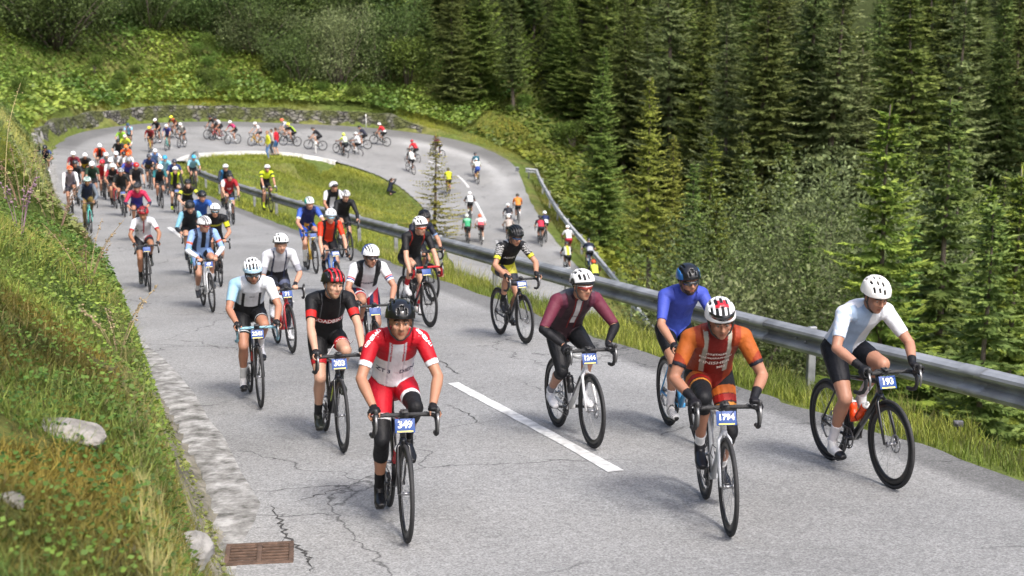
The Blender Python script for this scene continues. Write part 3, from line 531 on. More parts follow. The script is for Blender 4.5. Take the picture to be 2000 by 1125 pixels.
pt = points_outer(9000, 16.2, 19.5, 1.6, 13, 42); scatter_leaves('undergrowth', pt, (.2, .5), (.09, .13, .02), (.17, .2, .03), 42, patch=.5)
pt = points_outer(14000, 19, 23.5, 1.6, 16, 43); scatter_leaves('undergrowth', pt, (.2, .5), (.10, .14, .015), (.2, .23, .03), 43, patch=.5)
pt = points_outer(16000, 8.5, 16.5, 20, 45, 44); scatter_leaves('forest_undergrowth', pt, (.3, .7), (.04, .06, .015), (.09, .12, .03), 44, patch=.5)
# ---- grass
def grass(name, pts, hr, wr, col, col2, seed, bend=.5, patch=.4, pn=.5):
    R = np.random.default_rng(seed); n = len(pts); a = R.uniform(0, 6.28, n); h = R.uniform(*hr, n)*(1+.6*vnoise(pts[:, 0], pts[:, 1], 1.1, seed)); w_ = R.uniform(*wr, n); s = np.c_[np.cos(a), np.sin(a), 0*a]; b = a+R.normal(1.57, .5, n); l = np.c_[np.cos(b), np.sin(b), 0*a]*(h*R.uniform(.1, bend, n))[:, None]
    up = np.c_[0*h, 0*h, h]; p0 = pts-np.c_[0*h, 0*h, .03+0*h]; V = np.stack([p0-s*w_[:, None]/2, p0+s*w_[:, None]/2, p0+up*.55+l*.3+s*w_[:, None]*.38, p0+up*.55+l*.3-s*w_[:, None]*.38, p0+up*.95+l], 1).reshape(-1, 3)
    k = np.arange(n)[:, None]*5; Fq = k+np.array([[0, 1, 2, 3]]); Ft = k+np.array([[3, 2, 4, 4]])
    t = R.random(n)[:, None]; c = (np.asarray(col)*(1-t)+np.asarray(col2)*t)*R.uniform(.65, 1.3, (n, 1))*np.clip(1+patch*2*vnoise(pts[:, 0], pts[:, 1], pn, seed+1)[:, None]*A3(1.1, .8, .7), .4, 1.8)
    me = bpy.data.meshes.new(name); F3 = np.concatenate([np.c_[k+0, k+1, k+2], np.c_[k+0, k+2, k+3], np.c_[k+3, k+2, k+4]]); me = npmesh(name, V, F3, np.repeat(c, 5, 0), False)
    o = link(name, me, vm('grass_blades', rough=.6, amt=.12, scale=1.5, trans=.3, spec=.3)); tag(o, kind='stuff'); return o
G1, G2, G3 = (.15, .20, .025), (.29, .31, .06), (.38, .33, .15)
p_ = points_inner(60000, 1.2, 6, .08, 3.2, 51); grass('verge_grass', p_, (.08, .26), (.006, .014), G1, G2, 51, .8)
p_ = points_inner(5000, 1.2, 6, .3, 2.6, 52); grass('dry_grass', p_, (.25, .55), (.005, .010), G2, G3, 52, .9)
p_ = points_inner(50000, 6, 14, .1, 10, 53); grass('meadow_grass', p_, (.08, .22), (.02, .04), (.17, .215, .025), (.31, .33, .055), 53, .8, .5, .25)
p_ = points_inner(34000, 15, 23, .3, 7, 54); grass('meadow_grass', p_, (.1, .26), (.018, .035), (.17, .215, .025), (.31, .32, .06), 54, .8, .5, .3)
p_ = points_outer(26000, 8.6, 16.5, 1.0, 5, 55, 1.6); grass('slope_grass', p_, (.15, .4), (.03, .06), (.17, .2, .02), (.28, .28, .04), 55, .8, .5, .3)
p_ = points_outer(16000, 16, 23, .7, 5, 56); grass('slope_grass', p_, (.15, .4), (.025, .05), (.15, .18, .025), (.27, .25, .05), 56, .8)
# ---- the bank close to the camera
def bank(n, y0, y1, d0, d1, seed):
    s0 = locate(A3(*EC[0]))[0]; R = np.random.default_rng(seed); ys = EL[:, 1]; i0 = int(np.argmin(np.abs(ys[:8*NS]-y0))); i1 = int(np.argmin(np.abs(ys[:9*NS]-y1))); return points_outer(n, i0/NS, i1/NS, d0, d1, seed, 1.)
p_ = bank(170000, 2.2, 12, .8, 5.5, 61); _d = polydist(p_[:, 0], p_[:, 1], EL)[0]; p_ = p_[(_d > 1.75) | (p_[:, 1] > 9) | (vnoise(p_[:, 0], p_[:, 1], 1.3, 70) > .12)]; grass('bank_grass', p_, (.03, .16), (.004, .009), (.10, .155, .024), (.22, .27, .06), 61, 1.1, .8, 1.3)
p_ = bank(4000, 2.2, 12, .8, 5.5, 68); grass('bank_dry_grass', p_, (.12, .4), (.003, .007), (.26, .22, .07), (.38, .31, .15), 68, 1.2, .5, 1.1)
p_ = bank(60000, 11, 30, .7, 6, 62); grass('bank_grass', p_, (.10, .42), (.006, .015), (.10, .15, .018), (.28, .29, .06), 62, .9, .6, .8)
p_ = bank(26000, 28, 78, .6, 6, 63); grass('bank_grass', p_, (.2, .6), (.018, .035), (.12, .15, .03), (.27, .26, .07), 63, .9, .5, .5)
p_ = bank(42000, 2.2, 14, .7, 4.5, 64); scatter_leaves('bank_herbs', p_, (.012, .04), (.08, .14, .02), (.18, .25, .04), 64, h=(.02, .2), patch=.5)
p_ = bank(9000, 12, 60, .75, 4.5, 65); scatter_leaves('bank_herbs', p_, (.03, .085), (.09, .13, .03), (.2, .22, .07), 65, h=(.05, .5), patch=.4)
p_ = bank(80000, 2.4, 9.2, .5, 1.9, 66); p_ = p_[vnoise(p_[:, 0], p_[:, 1], 1.6, 77) > -.25]; grass('moss', p_, (.03, .10), (.004, .010), (.115, .095, .018), (.18, .165, .035), 66, 1.3, .9, 1.7)
p_ = bank(30000, 3., 30, .27, 1.0, 67); grass('gutter_weeds', p_, (.04, .2), (.004, .009), (.10, .13, .03), (.28, .25, .1), 67, 1.1)
p_ = bank(16000, 3., 26, .42, 1.0, 69); scatter_leaves('bank_creepers', p_, (.012, .045), (.09, .13, .025), (.2, .22, .06), 69, h=(.0, .06), patch=.5)
# ============================================================ bicycles (x forward, y left, z up; origin on the ground under the bottom bracket)
BB = A3(0, 0, .27); RAX = A3(-.405, 0, .337); FAX = A3(.58, 0, .337); HT1 = A3(.385, 0, .82); HT0 = A3(.424, 0, .69); STT = A3(-.152, 0, .765); BAR = A3(.475, 0, .862)
def frame_shape(b, far=False):
    sg = 6 if far else 10
    b.tube([HT0+A3(0, 0, .02), HT0*.5+BB*.5, BB], np.array([[.021, .028], [.021, .027], [.024, .03]]), sg, ref=(0, 1, 0))     # down tube
    b.tube([HT1-A3(-.008, 0, .035), STT*.98+A3(.01, 0, -.01)], np.array([[.017, .02], [.015, .016]]), sg, ref=(0, 1, 0))        # top tube
    b.tube([BB, STT], np.array([[.02, .02], [.016, .018]]), sg, ref=(0, 1, 0)); b.tube([HT1, HT0], .022 if not far else .026, sg)
    for y in (-1, 1):
        b.tube([BB+A3(-.02, y*.025, 0), A3(-.2, y*.04, .295), RAX+A3(0, y*.062, 0)], np.array([[.011, .015], [.009, .012], [.009, .011]]), 6, ref=(0, 1, 0))
        b.tube([STT-A3(-.012, -y*.012, .05), A3(-.24, y*.03, .61), RAX+A3(0, y*.062, 0)], .0085, 6)
    if not far:
        b.tube([BB+A3(0, -.04, 0), BB+A3(0, .04, 0)], .024, 10); b.box(RAX+A3(.0, -.066, -.03), (.012, .006, .05))
def fork_shape(b, far=False):
    b.tube([HT0, HT0+A3(.012, 0, -.035)], .025, 8)
    for y in (-1, 1): b.tube([HT0+A3(.008, y*.014, -.02), HT0+A3(.022, y*.04, -.06), A3(.52, y*.05, .48), FAX+A3(0, y*.052, 0)], np.array([[.013, .02], [.013, .022], [.011, .016], [.008, .011]]), 7, ref=(0, 1, 0))
def circ(R, n, y=0.): a = np.linspace(0, 2*np.pi, n, endpoint=False); return np.c_[R*np.cos(a), np.full(n, y), R*np.sin(a)]
def ring(b, R, r, n=48, seg=8, mi=0, y=0., e=None): b.tube(circ(R, n, y), np.array([r, e or r]), seg, mi=mi, ref=(0, 1, 0), closed=True)
HUBP = [(-.055, .006), (-.034, .008), (-.033, .022), (-.028, .022), (-.026, .012), (.026, .012), (.028, .022), (.033, .022), (.034, .008), (.055, .006)]
def spokes_shape(b, n=20, r=.0011):
    for k in range(n):
        a = 2*np.pi*k/n; y = .028 if k % 2 else -.028; o = .35 if (k//2) % 2 else -.35
        b.tube([A3(.02*math.cos(a+o), y, .02*math.sin(a+o)), A3(.30*math.cos(a), 0, .30*math.sin(a))], r, 4, cap=False)
    b.tube([A3(0, y, 0) for y, _ in HUBP], [r_ for _, r_ in HUBP], 10)
def bar_shape(b, far=False):
    for s in (-1, 1):
        P = [A3(.475, 0, .866), A3(.475, s*.12, .866), A3(.478, s*.185, .864), A3(.51, s*.207, .862), A3(.555, s*.21, .858), A3(.59, s*.212, .83), A3(.585, s*.215, .78), A3(.55, s*.218, .742), A3(.50, s*.22, .728), A3(.435, s*.222, .728)]
        b.tube(P, .0155 if not far else .018, 6 if far else 8)
def lever_shape(b):
    P = [A3(.535, 0, .862), A3(.575, 0, .876), A3(.61, 0, .892), A3(.635, 0, .925), A3(.638, 0, .94)]
    b.tube(P, np.array([[.014, .016], [.017, .02], [.017, .021], [.015, .016], [.008, .009]]), 8, ref=(0, 1, 0))
    b.tube([A3(.632, 0, .90), A3(.65, 0, .85), A3(.648, 0, .80), A3(.635, 0, .77)], np.array([[.011, .006], [.011, .006], [.009, .005], [.006, .004]]), 6, ref=(0, 1, 0), mi=1)
def stem_shape(b):
    b.tube([A3(.38, 0, .82), A3(.37, 0, .875)], .019, 10); b.tube([A3(.372, 0, .86), BAR+A3(-.004, 0, .004)], .017, 8); b.tube([BAR+A3(0, -.03, .004), BAR+A3(0, .03, .004)], .022, 10)
    b.tube([A3(.515, 0, .875), A3(.525, 0, .90), A3(.50, 0, .905)], .008, 6); b.box((.5, 0, .895), (.07, .05, .014), ry(.1), bev=.005)   # computer mount
def saddle_shape(b, far=False):
    P = [A3(-.33, 0, .955), A3(-.315, 0, .957), A3(-.25, 0, .953), A3(-.17, 0, .95), A3(-.10, 0, .95), A3(-.085, 0, .944), A3(-.075, 0, .940)]
    b.tube(P, np.array([[.04, .012], [.068, .018], [.062, .02], [.036, .018], [.022, .016], [.018, .014], [.008, .008]]), 10, ref=(0, 1, 0))
    if not far:
        for y in (-.022, .022): b.tube([A3(-.29, y, .942), A3(-.24, y, .918), A3(-.16, y, .918), A3(-.08, y*.6, .938)], .0035, 5)
def cable_shape(b):
    for s in (-1, 1): b.tube([A3(.55, s*.195, .88), A3(.60, s*.13, .91), A3(.59, s*.05, .87), A3(.50, s*.02, .80), A3(.43, s*.018, .74)], .0026, 5)
def crank_shape(b):
    ring(b, .083, .004, 40, 6, 0, -.045); ring(b, .062, .004, 32, 6, 0, -.04)
    for k in range(4): a = k*np.pi/2+.4; b.tube([A3(.02*math.cos(a), -.045, .02*math.sin(a)), A3(.083*math.cos(a), -.045, .083*math.sin(a))], np.array([.006, .011]), 6)
    b.tube([A3(0, -.072, 0), A3(0, .072, 0)], .014, 10)
    for s in (-1, 1): b.tube([A3(0, s*.06, 0), A3(s*-.085, s*.072, 0), A3(s*-.172, s*.078, 0)], np.array([[.009, .016], [.008, .013], [.008, .012]]), 8, ref=(0, 1, 0))
def chain_shape(b):
    c = []
    for a in np.linspace(-1.4, 1.7, 12): c.append(A3(.083*math.cos(a), -.045, .27+.083*math.sin(a)))
    for a in np.linspace(1.7, 4.2, 8): c.append(A3(-.405+.045*math.cos(a), -.045, .337+.045*math.sin(a)))
    c += [A3(-.385, -.045, .24), A3(-.36, -.045, .205), A3(-.33, -.045, .215)]
    b.tube(c, np.array([.004, .0045]), 5, ref=(0, 1, 0), closed=True)
    for i, R_ in enumerate((.048, .040, .032)): ring(b, R_, .0035, 24, 5, 0, -.042+.005*i)
    v = b.v[-1]; 
    for k in (1, 2, 3): b.v[-k] = b.v[-k]+RAX
    b.tube([RAX+A3(.0, -.066, -.04), A3(-.375, -.055, .235), A3(-.345, -.052, .205)], np.array([[.006, .012], [.006, .012], [.005, .01]]), 6, ref=(0, 1, 0))
def pedal_shape(b): b.box((0, 0, 0), (.085, .06, .016), bev=.006)
def disc_shape(b, y): ring(b, .066, .0015, 32, 6, 0, y, .008); [b.tube([A3(0, y, 0), A3(.064*math.cos(k*1.2566), y, .064*math.sin(k*1.2566))], np.array([.002, .005]), 4) for k in range(5)]
def mk(fn, name, *a, smooth=True):
    b = MB(); fn(b, *a); return b.mesh(name, smooth)
BM = {}
def bmesh_get(k):
    if k in BM: return BM[k]
    b = MB()
    if k == 'frame': frame_shape(b)
    elif k == 'frame_far': frame_shape(b, True); fork_shape(b, True); b.tube([STT, A3(-.2, 0, .94)], .014, 6)
    elif k == 'fork': fork_shape(b)
    elif k == 'tyre': ring(b, .3225, .0145, 56, 8)
    elif k == 'rim': b.tube(circ(.293, 56), np.array([.011, .02]), 6, ref=(0, 1, 0), closed=True)
    elif k == 'rim_deep': b.tube(circ(.284, 56), np.array([.012, .03]), 6, ref=(0, 1, 0), closed=True)
    elif k == 'spokes': spokes_shape(b)
    elif k == 'wheel_far': ring(b, .318, .0185, 32, 6); ring(b, .29, .012, 32, 5, 0); spokes_shape(b, 12, .0018)
    elif k == 'handlebar': bar_shape(b)
    elif k == 'handlebar_far':
        bar_shape(b, True); b.tube([A3(.38, 0, .80), A3(.372, 0, .87), BAR], .02, 6)
        for s in (-1, 1): b.tube([A3(.55, s*.21, .87), A3(.60, s*.21, .89), A3(.635, s*.21, .93), A3(.645, s*.21, .84)], .017, 6)
    elif k == 'brake_lever': lever_shape(b)
    elif k == 'stem': stem_shape(b)
    elif k == 'saddle': saddle_shape(b)
    elif k == 'saddle_far': saddle_shape(b, True)
    elif k == 'seatpost': b.tube([STT-A3(-.01, 0, .03), A3(-.2, 0, .925)], .0138, 10); b.box((-.2, 0, .925), (.06, .03, .016), bev=.005)
    elif k == 'crankset': crank_shape(b)
    elif k == 'chain': chain_shape(b)
    elif k == 'pedal': pedal_shape(b)
    elif k == 'cables': cable_shape(b)
    elif k == 'disc_front': disc_shape(b, .04)
    elif k == 'bottle_cage':
        u = nrm(HT0-BB); n = nrm(A3(-u[2], 0, u[0])); o = BB+u*.2+n*.066
        for y in (-.036, .036): b.tube([o+u*-.02+A3(0, y*.5, 0)+n*-.03, o+A3(0, y, 0), o+u*.12+A3(0, y, 0), o+u*.12+n*-.03+A3(0, y*.4, 0)], .0035, 5)
        b.tube([o-u*.02-n*.03, o-u*.02+n*.03], .004, 5)
    elif k == 'plate':
        b.box((0, 0, 0), (.004, .138, .098), bev=.0018)
    me = b.mesh(k); BM[k] = me; return me
def part(key, name, mats, parent, loc=None, rot=None):
    """a part that shares its mesh; its material sits on the object"""
    me = bmesh_get(key); mats = mats if isinstance(mats, (list, tuple)) else [mats]
    while len(me.materials) < len(mats): me.materials.append(None)
    o = bpy.data.objects.new(name, me); COL.objects.link(o); o.parent = parent
    for i, m in enumerate(mats): o.material_slots[i].link = 'OBJECT'; o.material_slots[i].material = m
    if loc is not None: o.location = loc
    if rot is not None: o.rotation_euler = rot
    return o
RUBBER = pm('tyre_rubber', (.022, .022, .023), .75, amt=.25, scale=40); CARBON = pm('carbon_black', (.028, .028, .03), .35, amt=.2, scale=20, coat=.3); BLACKPL = pm('black_plastic', (.03, .03, .031), .5, amt=.2)
STEELB = pm('spoke_steel', (.3, .3, .31), .35, .8); CHROME = pm('chain_steel', (.22, .22, .22), .4, .8); TAPE = pm('bar_tape_black', (.025, .025, .026), .7, amt=.3, scale=60, bump=.3); DISC = pm('brake_disc_steel', (.35, .35, .36), .3, .9)
def paint(c): return pm('bike_paint', c, .3, amt=.06, coat=.5)
def text_mesh(txt, size, extrude=0., bold=0.):
    cu = bpy.data.curves.new('t', 'FONT'); cu.body = txt; cu.size = size; cu.align_x = 'CENTER'; cu.align_y = 'CENTER'; cu.extrude = extrude; cu.offset = bold; cu.resolution_u = 2
    o = bpy.data.objects.new('t', cu); me = bpy.data.meshes.new_from_object(o); bpy.data.objects.remove(o); bpy.data.curves.remove(cu); return me
PLATE_B = pm('plate_blue', '#163f80', .5, amt=.06); WHITE = pm('print_white', (.8, .8, .8), .6, amt=.04); 
def number_plate(parent, txt, loc, tilt=-.35):
    p = part('plate', 'number_plate', PLATE_B, parent, loc, (0, tilt, 0))
    me = text_mesh(txt, .068 if len(txt) < 4 else .056, .0006, .0022)
    co = np.zeros(len(me.vertices)*3, np.float32); me.vertices.foreach_get('co', co); co = co.reshape(-1, 3)
    me.vertices.foreach_set('co', np.c_[.0035+co[:, 2], co[:, 0], co[:, 1]+.006].astype(np.float32).ravel()); me.update()
    d = link('race_number', me, WHITE, p)
    b = MB(); b.box((.0025, 0, -.040), (.003, .11, .009)); b.obj('sponsor_strip', pm('plate_strip', (.75, .62, .12), .6), p, smooth=False)
def bicycle(loc, yaw, lod, label, frame='#15161a', fork=None, accent=None, tape=None, rim='#101012', crank=0., plate=None, deep=True, lean=0., scale=1., pitch=0., saddle='#141414', cage=True, group='road bicycles of the race', steer=0.):
    r = empty('road_bicycle', loc); r.rotation_euler = (lean, pitch, yaw); r.scale = (scale,)*3
    tag(r, label, 'bicycle', group); fm = paint(frame); fk = paint(fork or frame); rm = pm('rim_paint', rim, .4, amt=.08); tp = pm('bar_tape', tape, .7, amt=.2, scale=60) if tape else TAPE
    if lod == 2:
        part('frame_far', 'frame', fm, r)
        for a in (RAX, FAX): part('wheel_far', 'wheel', RUBBER, r, a)
        part('handlebar_far', 'handlebar', tp, r); part('saddle_far', 'saddle', BLACKPL, r); return r
    fr = part('frame', 'frame', fm, r); part('fork', 'fork', fk, r)
    if accent:
        b = MB(); 
        for y in (-1, 1):
            u = HT0-BB; b.box(BB+u*.55+A3(0, y*.0215, .004), (.30, .004, .028), ry(-math.atan2(u[2], u[0])), bev=.001)
        b.obj('frame_decal', paint(accent), fr)
    for a, fw in ((RAX, 0), (FAX, 1)):
        wh = part('tyre', 'wheel', RUBBER, r, a, (0, random.uniform(0, 6), 0)); wh.name = 'wheel'
        part('rim_deep' if deep else 'rim', 'rim', rm, wh); part('spokes', 'spokes', STEELB if lod == 0 else BLACKPL, wh)
        if lod == 0: part('disc_front', 'brake_disc', DISC, wh)
    hb = part('handlebar', 'handlebar', tp, r); part('stem', 'stem', BLACKPL, hb)
    for s in (-1, 1): part('brake_lever', 'brake_lever', [BLACKPL, CHROME], hb, (0, s*.211, 0))
    if lod == 0: part('cables', 'brake_cable', BLACKPL, hb)
    part('saddle', 'saddle', pm('saddle_cover', saddle, .5), r); part('seatpost', 'seatpost', CARBON, r)
    ck = part('crankset', 'crankset', CARBON, r, tuple(BB), (0, -(crank), 0)); part('chain', 'chain', CHROME, r)
    for s in (-1, 1): part('pedal', 'pedal', BLACKPL, ck, (s*-.172, s*.115, 0), (0, crank, 0))
    if lod == 0 and cage: part('bottle_cage', 'bottle_cage', BLACKPL, fr)
    if plate: number_plate(hb, plate, (.525, 0, .805))
    return r
def bottle(root, body, cap, label, on='down'):
    """drinking bottle standing in the cage, a thing of its own; placed in the bicycle's own space"""
    u = nrm(HT0-BB) if on == 'down' else nrm(STT-BB); n = nrm(A3(-u[2], 0, u[0])) if on == 'down' else nrm(A3(u[2], 0, -u[0])); o = BB+u*(.20 if on == 'down' else .12)+n*.066
    M = Matrix.LocRotScale(root.location, root.rotation_euler, root.scale)
    e = empty('water_bottle'); tag(e, label, 'bottle'); b = MB(); P = [(0, .030), (.005, .036), (.07, .036), (.085, .031), (.10, .031), (.115, .036), (.14, .036), (.15, .030)]
    b.tube([u*h for h, _ in P], [r_ for _, r_ in P], 14, ref=(0, 1, 0)); bo = b.obj('bottle_body', pm('bottle_plastic', body, .35, amt=.05), e)
    c = MB(); c.tube([u*.149, u*.16, u*.168, u*.17, u*.19, u*.195], [.033, .033, .022, .012, .012, .008], 14, ref=(0, 1, 0)); c.obj('bottle_cap', pm('cap_plastic', cap, .4, amt=.05), e)
    e.matrix_world = M @ Matrix.Translation(Vector(o)); return e
# ============================================================ people
def ik(a, c, l1, l2, hint):
    d = c-a; D = np.linalg.norm(d); s = max(1., D/((l1+l2)*.995)); l1 *= s; l2 *= s
    u = d/D; x = (l1*l1-l2*l2+D*D)/(2*D); h = math.sqrt(max(0, l1*l1-x*x)); n = nrm(hint-u*np.dot(hint, u)); return a+u*x+n*h
def voxelise(b, vox, it):
    me = b.mesh('tmp'); o = bpy.data.objects.new('tmp', me); TMP.collection.objects.link(o)
    md = o.modifiers.new('r', 'REMESH'); md.mode = 'VOXEL'; md.voxel_size = vox; md.adaptivity = 0
    with bpy.context.temp_override(scene=TMP, view_layer=TMP.view_layers[0]):
        dg = bpy.context.evaluated_depsgraph_get(); dg.update(); ev = o.evaluated_get(dg); m2 = ev.data
        V = np.zeros(len(m2.vertices)*3, np.float32); m2.vertices.foreach_get('co', V); V = V.reshape(-1, 3).astype(float)
        F = np.zeros(len(m2.loops), np.int32); m2.loops.foreach_get('vertex_index', F); tot = np.zeros(len(m2.polygons), np.int32); m2.polygons.foreach_get('loop_total', tot)
    bpy.data.objects.remove(o); bpy.data.meshes.remove(me)
    F = F.reshape(-1, 4) if (tot == 4).all() else np.array([list(F[s:s+4]) if t == 4 else [F[s], F[s+1], F[s+2], F[s+2]] for s, t in zip(np.r_[0, np.cumsum(tot)[:-1]], tot)])
    E = np.concatenate([F[:, [0, 1]], F[:, [1, 2]], F[:, [2, 3]], F[:, [3, 0]]]); n = len(V)
    cnt = np.bincount(E[:, 0], minlength=n)+np.bincount(E[:, 1], minlength=n)
    for _ in range(it):
        A = np.stack([np.bincount(E[:, 0], V[E[:, 1], k], n)+np.bincount(E[:, 1], V[E[:, 0], k], n) for k in range(3)], 1)/np.maximum(cnt, 1)[:, None]; V = V+.55*(A-V)
    return V, F
TMP = bpy.data.scenes.new('tmp')
def vnormals(V, F):
    n = np.cross(V[F[:, 2]]-V[F[:, 0]], V[F[:, 3]]-V[F[:, 1]]); o = np.zeros_like(V)
    for k in range(4):
        for j in range(3): o[:, j] += np.bincount(F[:, k], n[:, j], len(V))
    return o/(np.linalg.norm(o, axis=1)[:, None]+1e-12)
SKIN = vm('skin', rough=.5, amt=.07, scale=9., bump=.12, bscale=60., spec=.35, bdist=.004, sss=.08)
CLOTH = vm('lycra', rough=.62, amt=.07, scale=14., bump=.8, bscale=15., spec=.3, bdist=.016); SHOE = vm('shoe_leather', rough=.4, amt=.08, scale=30.)
HELM = vm('helmet_shell', rough=.28, amt=.04, scale=30., coat=.35); LINER = pm('helmet_foam', (.018, .018, .019), .8)
EYE = pm('eyeball', (.26, .24, .22), .2, amt=.02); IRIS = pm('iris', (.05, .035, .025), .1); HAIRM = vm('hair', rough=.6, amt=.3, scale=120.)
def shell(name, V, N, F, mask, off, col, parent, mat, inner=-.002):
    f = F[mask[F].all(1)]
    if len(f) < 4: return None
    ids = np.unique(f); mp = np.full(len(V), -1); mp[ids] = np.arange(len(ids)); f = mp[f]; P = V[ids].copy(); n = N[ids]
    e = np.concatenate([f[:, [0, 1]], f[:, [1, 2]], f[:, [2, 3]], f[:, [3, 0]]]); e = e[e[:, 0] != e[:, 1]]; k = np.sort(e, 1); key = k[:, 0]*len(ids)+k[:, 1]; u, inv, cnt = np.unique(key, return_inverse=True, return_counts=True)
    be = e[cnt[inv] == 1]; m = len(ids)
    for _ in range(3):
        A = np.stack([np.bincount(be[:, 0], P[be[:, 1], j], m)+np.bincount(be[:, 1], P[be[:, 0], j], m) for j in range(3)], 1); c = np.bincount(be[:, 0], minlength=m)+np.bincount(be[:, 1], minlength=m); w_ = c > 0; P[w_] += .5*(A[w_]/c[w_][:, None]-P[w_])
    bv = np.unique(be); mb = np.full(m, -1); mb[bv] = m+np.arange(len(bv)); Q = P[bv]+n[bv]*inner
    rim = np.stack([be[:, 1], be[:, 0], mb[be[:, 0]], mb[be[:, 1]]], 1); PV = np.concatenate([P+n*off, Q]); cc = col[ids]; cc = np.concatenate([cc, cc[bv]])
    return link(name, npmesh(name, PV, np.concatenate([f, rim]), cc), mat, parent)
def paintv(n, rules, env):
    parts = rules.split(';'); c = np.tile(np.array(lin(parts[0])), (n, 1)).astype(float)
    for r in parts[1:]:
        ex, co = r.rsplit(':', 1); m = eval(ex, {'np': np, 'sin': np.sin, 'abs': np.abs, 'vnoise': vnoise}, env); c[np.asarray(m, bool)] = lin(co)
    return c*.8
def head_mat(fwd, up): f = nrm(fwd); u = nrm(up-f*np.dot(up, f)); return np.stack([f, np.cross(u, f), u], 1)     # columns: forward, left, up
def hand_shape(b, wr, kn, up, side, mode, lod):
    """palm from wrist to knuckles, four fingers bent round the grip, a thumb from the side of the palm"""
    d = nrm(kn-wr); lat = nrm(np.cross(up, d)); up = np.cross(d, lat)   # lat = left of the hand direction
    L = np.linalg.norm(kn-wr); inn = -side*1.0                            # thumb side: towards the middle
    b.tube([wr, wr+d*L*.35, wr+d*L*.8, kn], np.array([[.026, .019], [.034, .02], [.04, .018], [.036, .014]]), 10, ref=lat)
    if lod > 1: b.ball(kn+d*.02-up*.02, (.04, .035, .03), head_mat(d, up)); return
    if mode == 'hoods':      # knuckles lie along the hood; fingers drop over its outer side and curl back in
        o = lat*(side)       # outer side
        for i, (f, ln) in enumerate(((1.12, .07), (.86, .078), (.6, .072), (.36, .06))):
            p = wr+d*L*f+o*.03; b.tube([p, p+o*.016-up*ln*.28, p+o*.008-up*ln*.68+d*.006, p-o*.016-up*ln*.86+d*.01], [.0088, .0086, .008, .0066], 7)
        t0 = wr+d*L*.3-o*.028; b.tube([t0, t0+d*.03-o*.006-up*.01, t0+d*.058-up*.03, t0+d*.07-up*.045+o*.004], [.0115, .0105, .0095, .0075], 7)
    elif mode == 'relaxed':
        for i, (f, ln) in enumerate(((.032, .068), (.011, .078), (-.011, .072), (-.031, .056))):
            p = kn+lat*f; b.tube([p, p+d*ln*.5-up*.006, p+d*ln*.85-up*.022, p+d*ln-up*.036], [.0088, .0085, .0078, .0064], 7)
        s_ = lat*inn; t0 = wr+d*.03+s_*.026; b.tube([t0, t0+s_*.02+d*.025-up*.006, t0+s_*.022+d*.06-up*.014], [.0115, .01, .0075], 7)
    else:                    # over the bar top: fingers wrap forward and under the bar
        for i, (f, ln) in enumerate(((.030, .07), (.010, .078), (-.010, .074), (-.030, .06))):
            p = kn+lat*f*(1 if side > 0 else -1); b.tube([p, p+d*.018-up*ln*.3, p-up*ln*.66+d*.008, p-up*ln*.8-d*.022], [.0088, .0086, .008, .0066], 7)
        s_ = lat*inn; t0 = wr+d*.03+s_*.026; b.tube([t0, t0+s_*.02+d*.02-up*.008, t0+s_*.018+d*.045-up*.032], [.0115, .01, .0075], 7)
def head_shape(b, H, M, lod):
    g = lambda x, y, z: H+M@A3(x, y, z)
    sg, rg = (16, 12) if lod < 2 else (10, 7)
    b.ball(g(-.012, 0, .022), (.098, .077, .094), M, sg, rg); b.ball(g(.03, 0, -.045), (.062, .058, .066), M, sg, rg)
    if lod > 1: b.ball(g(.095, 0, -.02), (.02, .014, .025), M, 6, 5); return
    b.tube([g(.02, 0, -.07), g(.062, 0, -.092), g(.08, 0, -.094)], [.05, .032, .02], 10)                       # jaw and chin
    b.tube([g(.086, 0, .012), g(.102, 0, -.012), g(.112, 0, -.03), g(.096, 0, -.038)], [.009, .011, .014, .012], 8)      # nose
    for s in (-1, 1):
        b.ball(g(.096, s*.013, -.034), (.011, .009, .009), M, 8, 6); b.ball(g(.062, s*.042, -.022), (.026, .02, .022), M, 10, 8)      # nostril wing, cheekbone
        b.tube([g(.095, s*.008, .021), g(.092, s*.03, .024), g(.072, s*.052, .018)], [.010, .0115, .010], 8)                  # brow ridge
        b.ball(g(-.005, s*.080, -.014), (.02, .008, .032), M@rz(s*.35), 8, 6)                                       # ear
    b.tube([g(.078, -.022, -.063), g(.09, 0, -.059), g(.078, .022, -.063)], [.005, .0075, .005], 8); b.tube([g(.077, -.018, -.072), g(.088, 0, -.072), g(.077, .018, -.072)], [.005, .008, .005], 8)
HS = {0: (46, 40), 1: (30, 26), 2: (12, 10)}
SLOTS = {'slots': [(0, 7, [(22, 62), (72, 118), (128, 158)]), (23, 6, [(20, 58), (66, 112), (122, 160)]), (-23, 6, [(20, 58), (66, 112), (122, 160)]), (46, 6, [(28, 70), (80, 140)]), (-46, 6, [(28, 70), (80, 140)])],
 'cells': [(0, 7, [(16, 38), (48, 70), (80, 102), (112, 134)]), (21, 6, [(22, 44), (54, 78), (88, 112), (122, 145)]), (-21, 6, [(22, 44), (54, 78), (88, 112), (122, 145)]), (43, 6, [(24, 54), (66, 98), (110, 140)]), (-43, 6, [(24, 54), (66, 98), (110, 140)])],
 'wide': [(0, 5, [(30, 54)]), (16, 5, [(14, 40)]), (-16, 5, [(14, 40)]), (30, 5, [(62, 128)]), (-30, 5, [(62, 128)]), (50, 5, [(40, 110)]), (-50, 5, [(40, 110)])],
 'long': [(0, 4.5, [(18, 165)]), (17, 4.5, [(18, 165)]), (-17, 4.5, [(18, 165)]), (34, 4.5, [(22, 150)]), (-34, 4.5, [(22, 150)]), (52, 4, [(35, 130)]), (-52, 4, [(35, 130)])]}
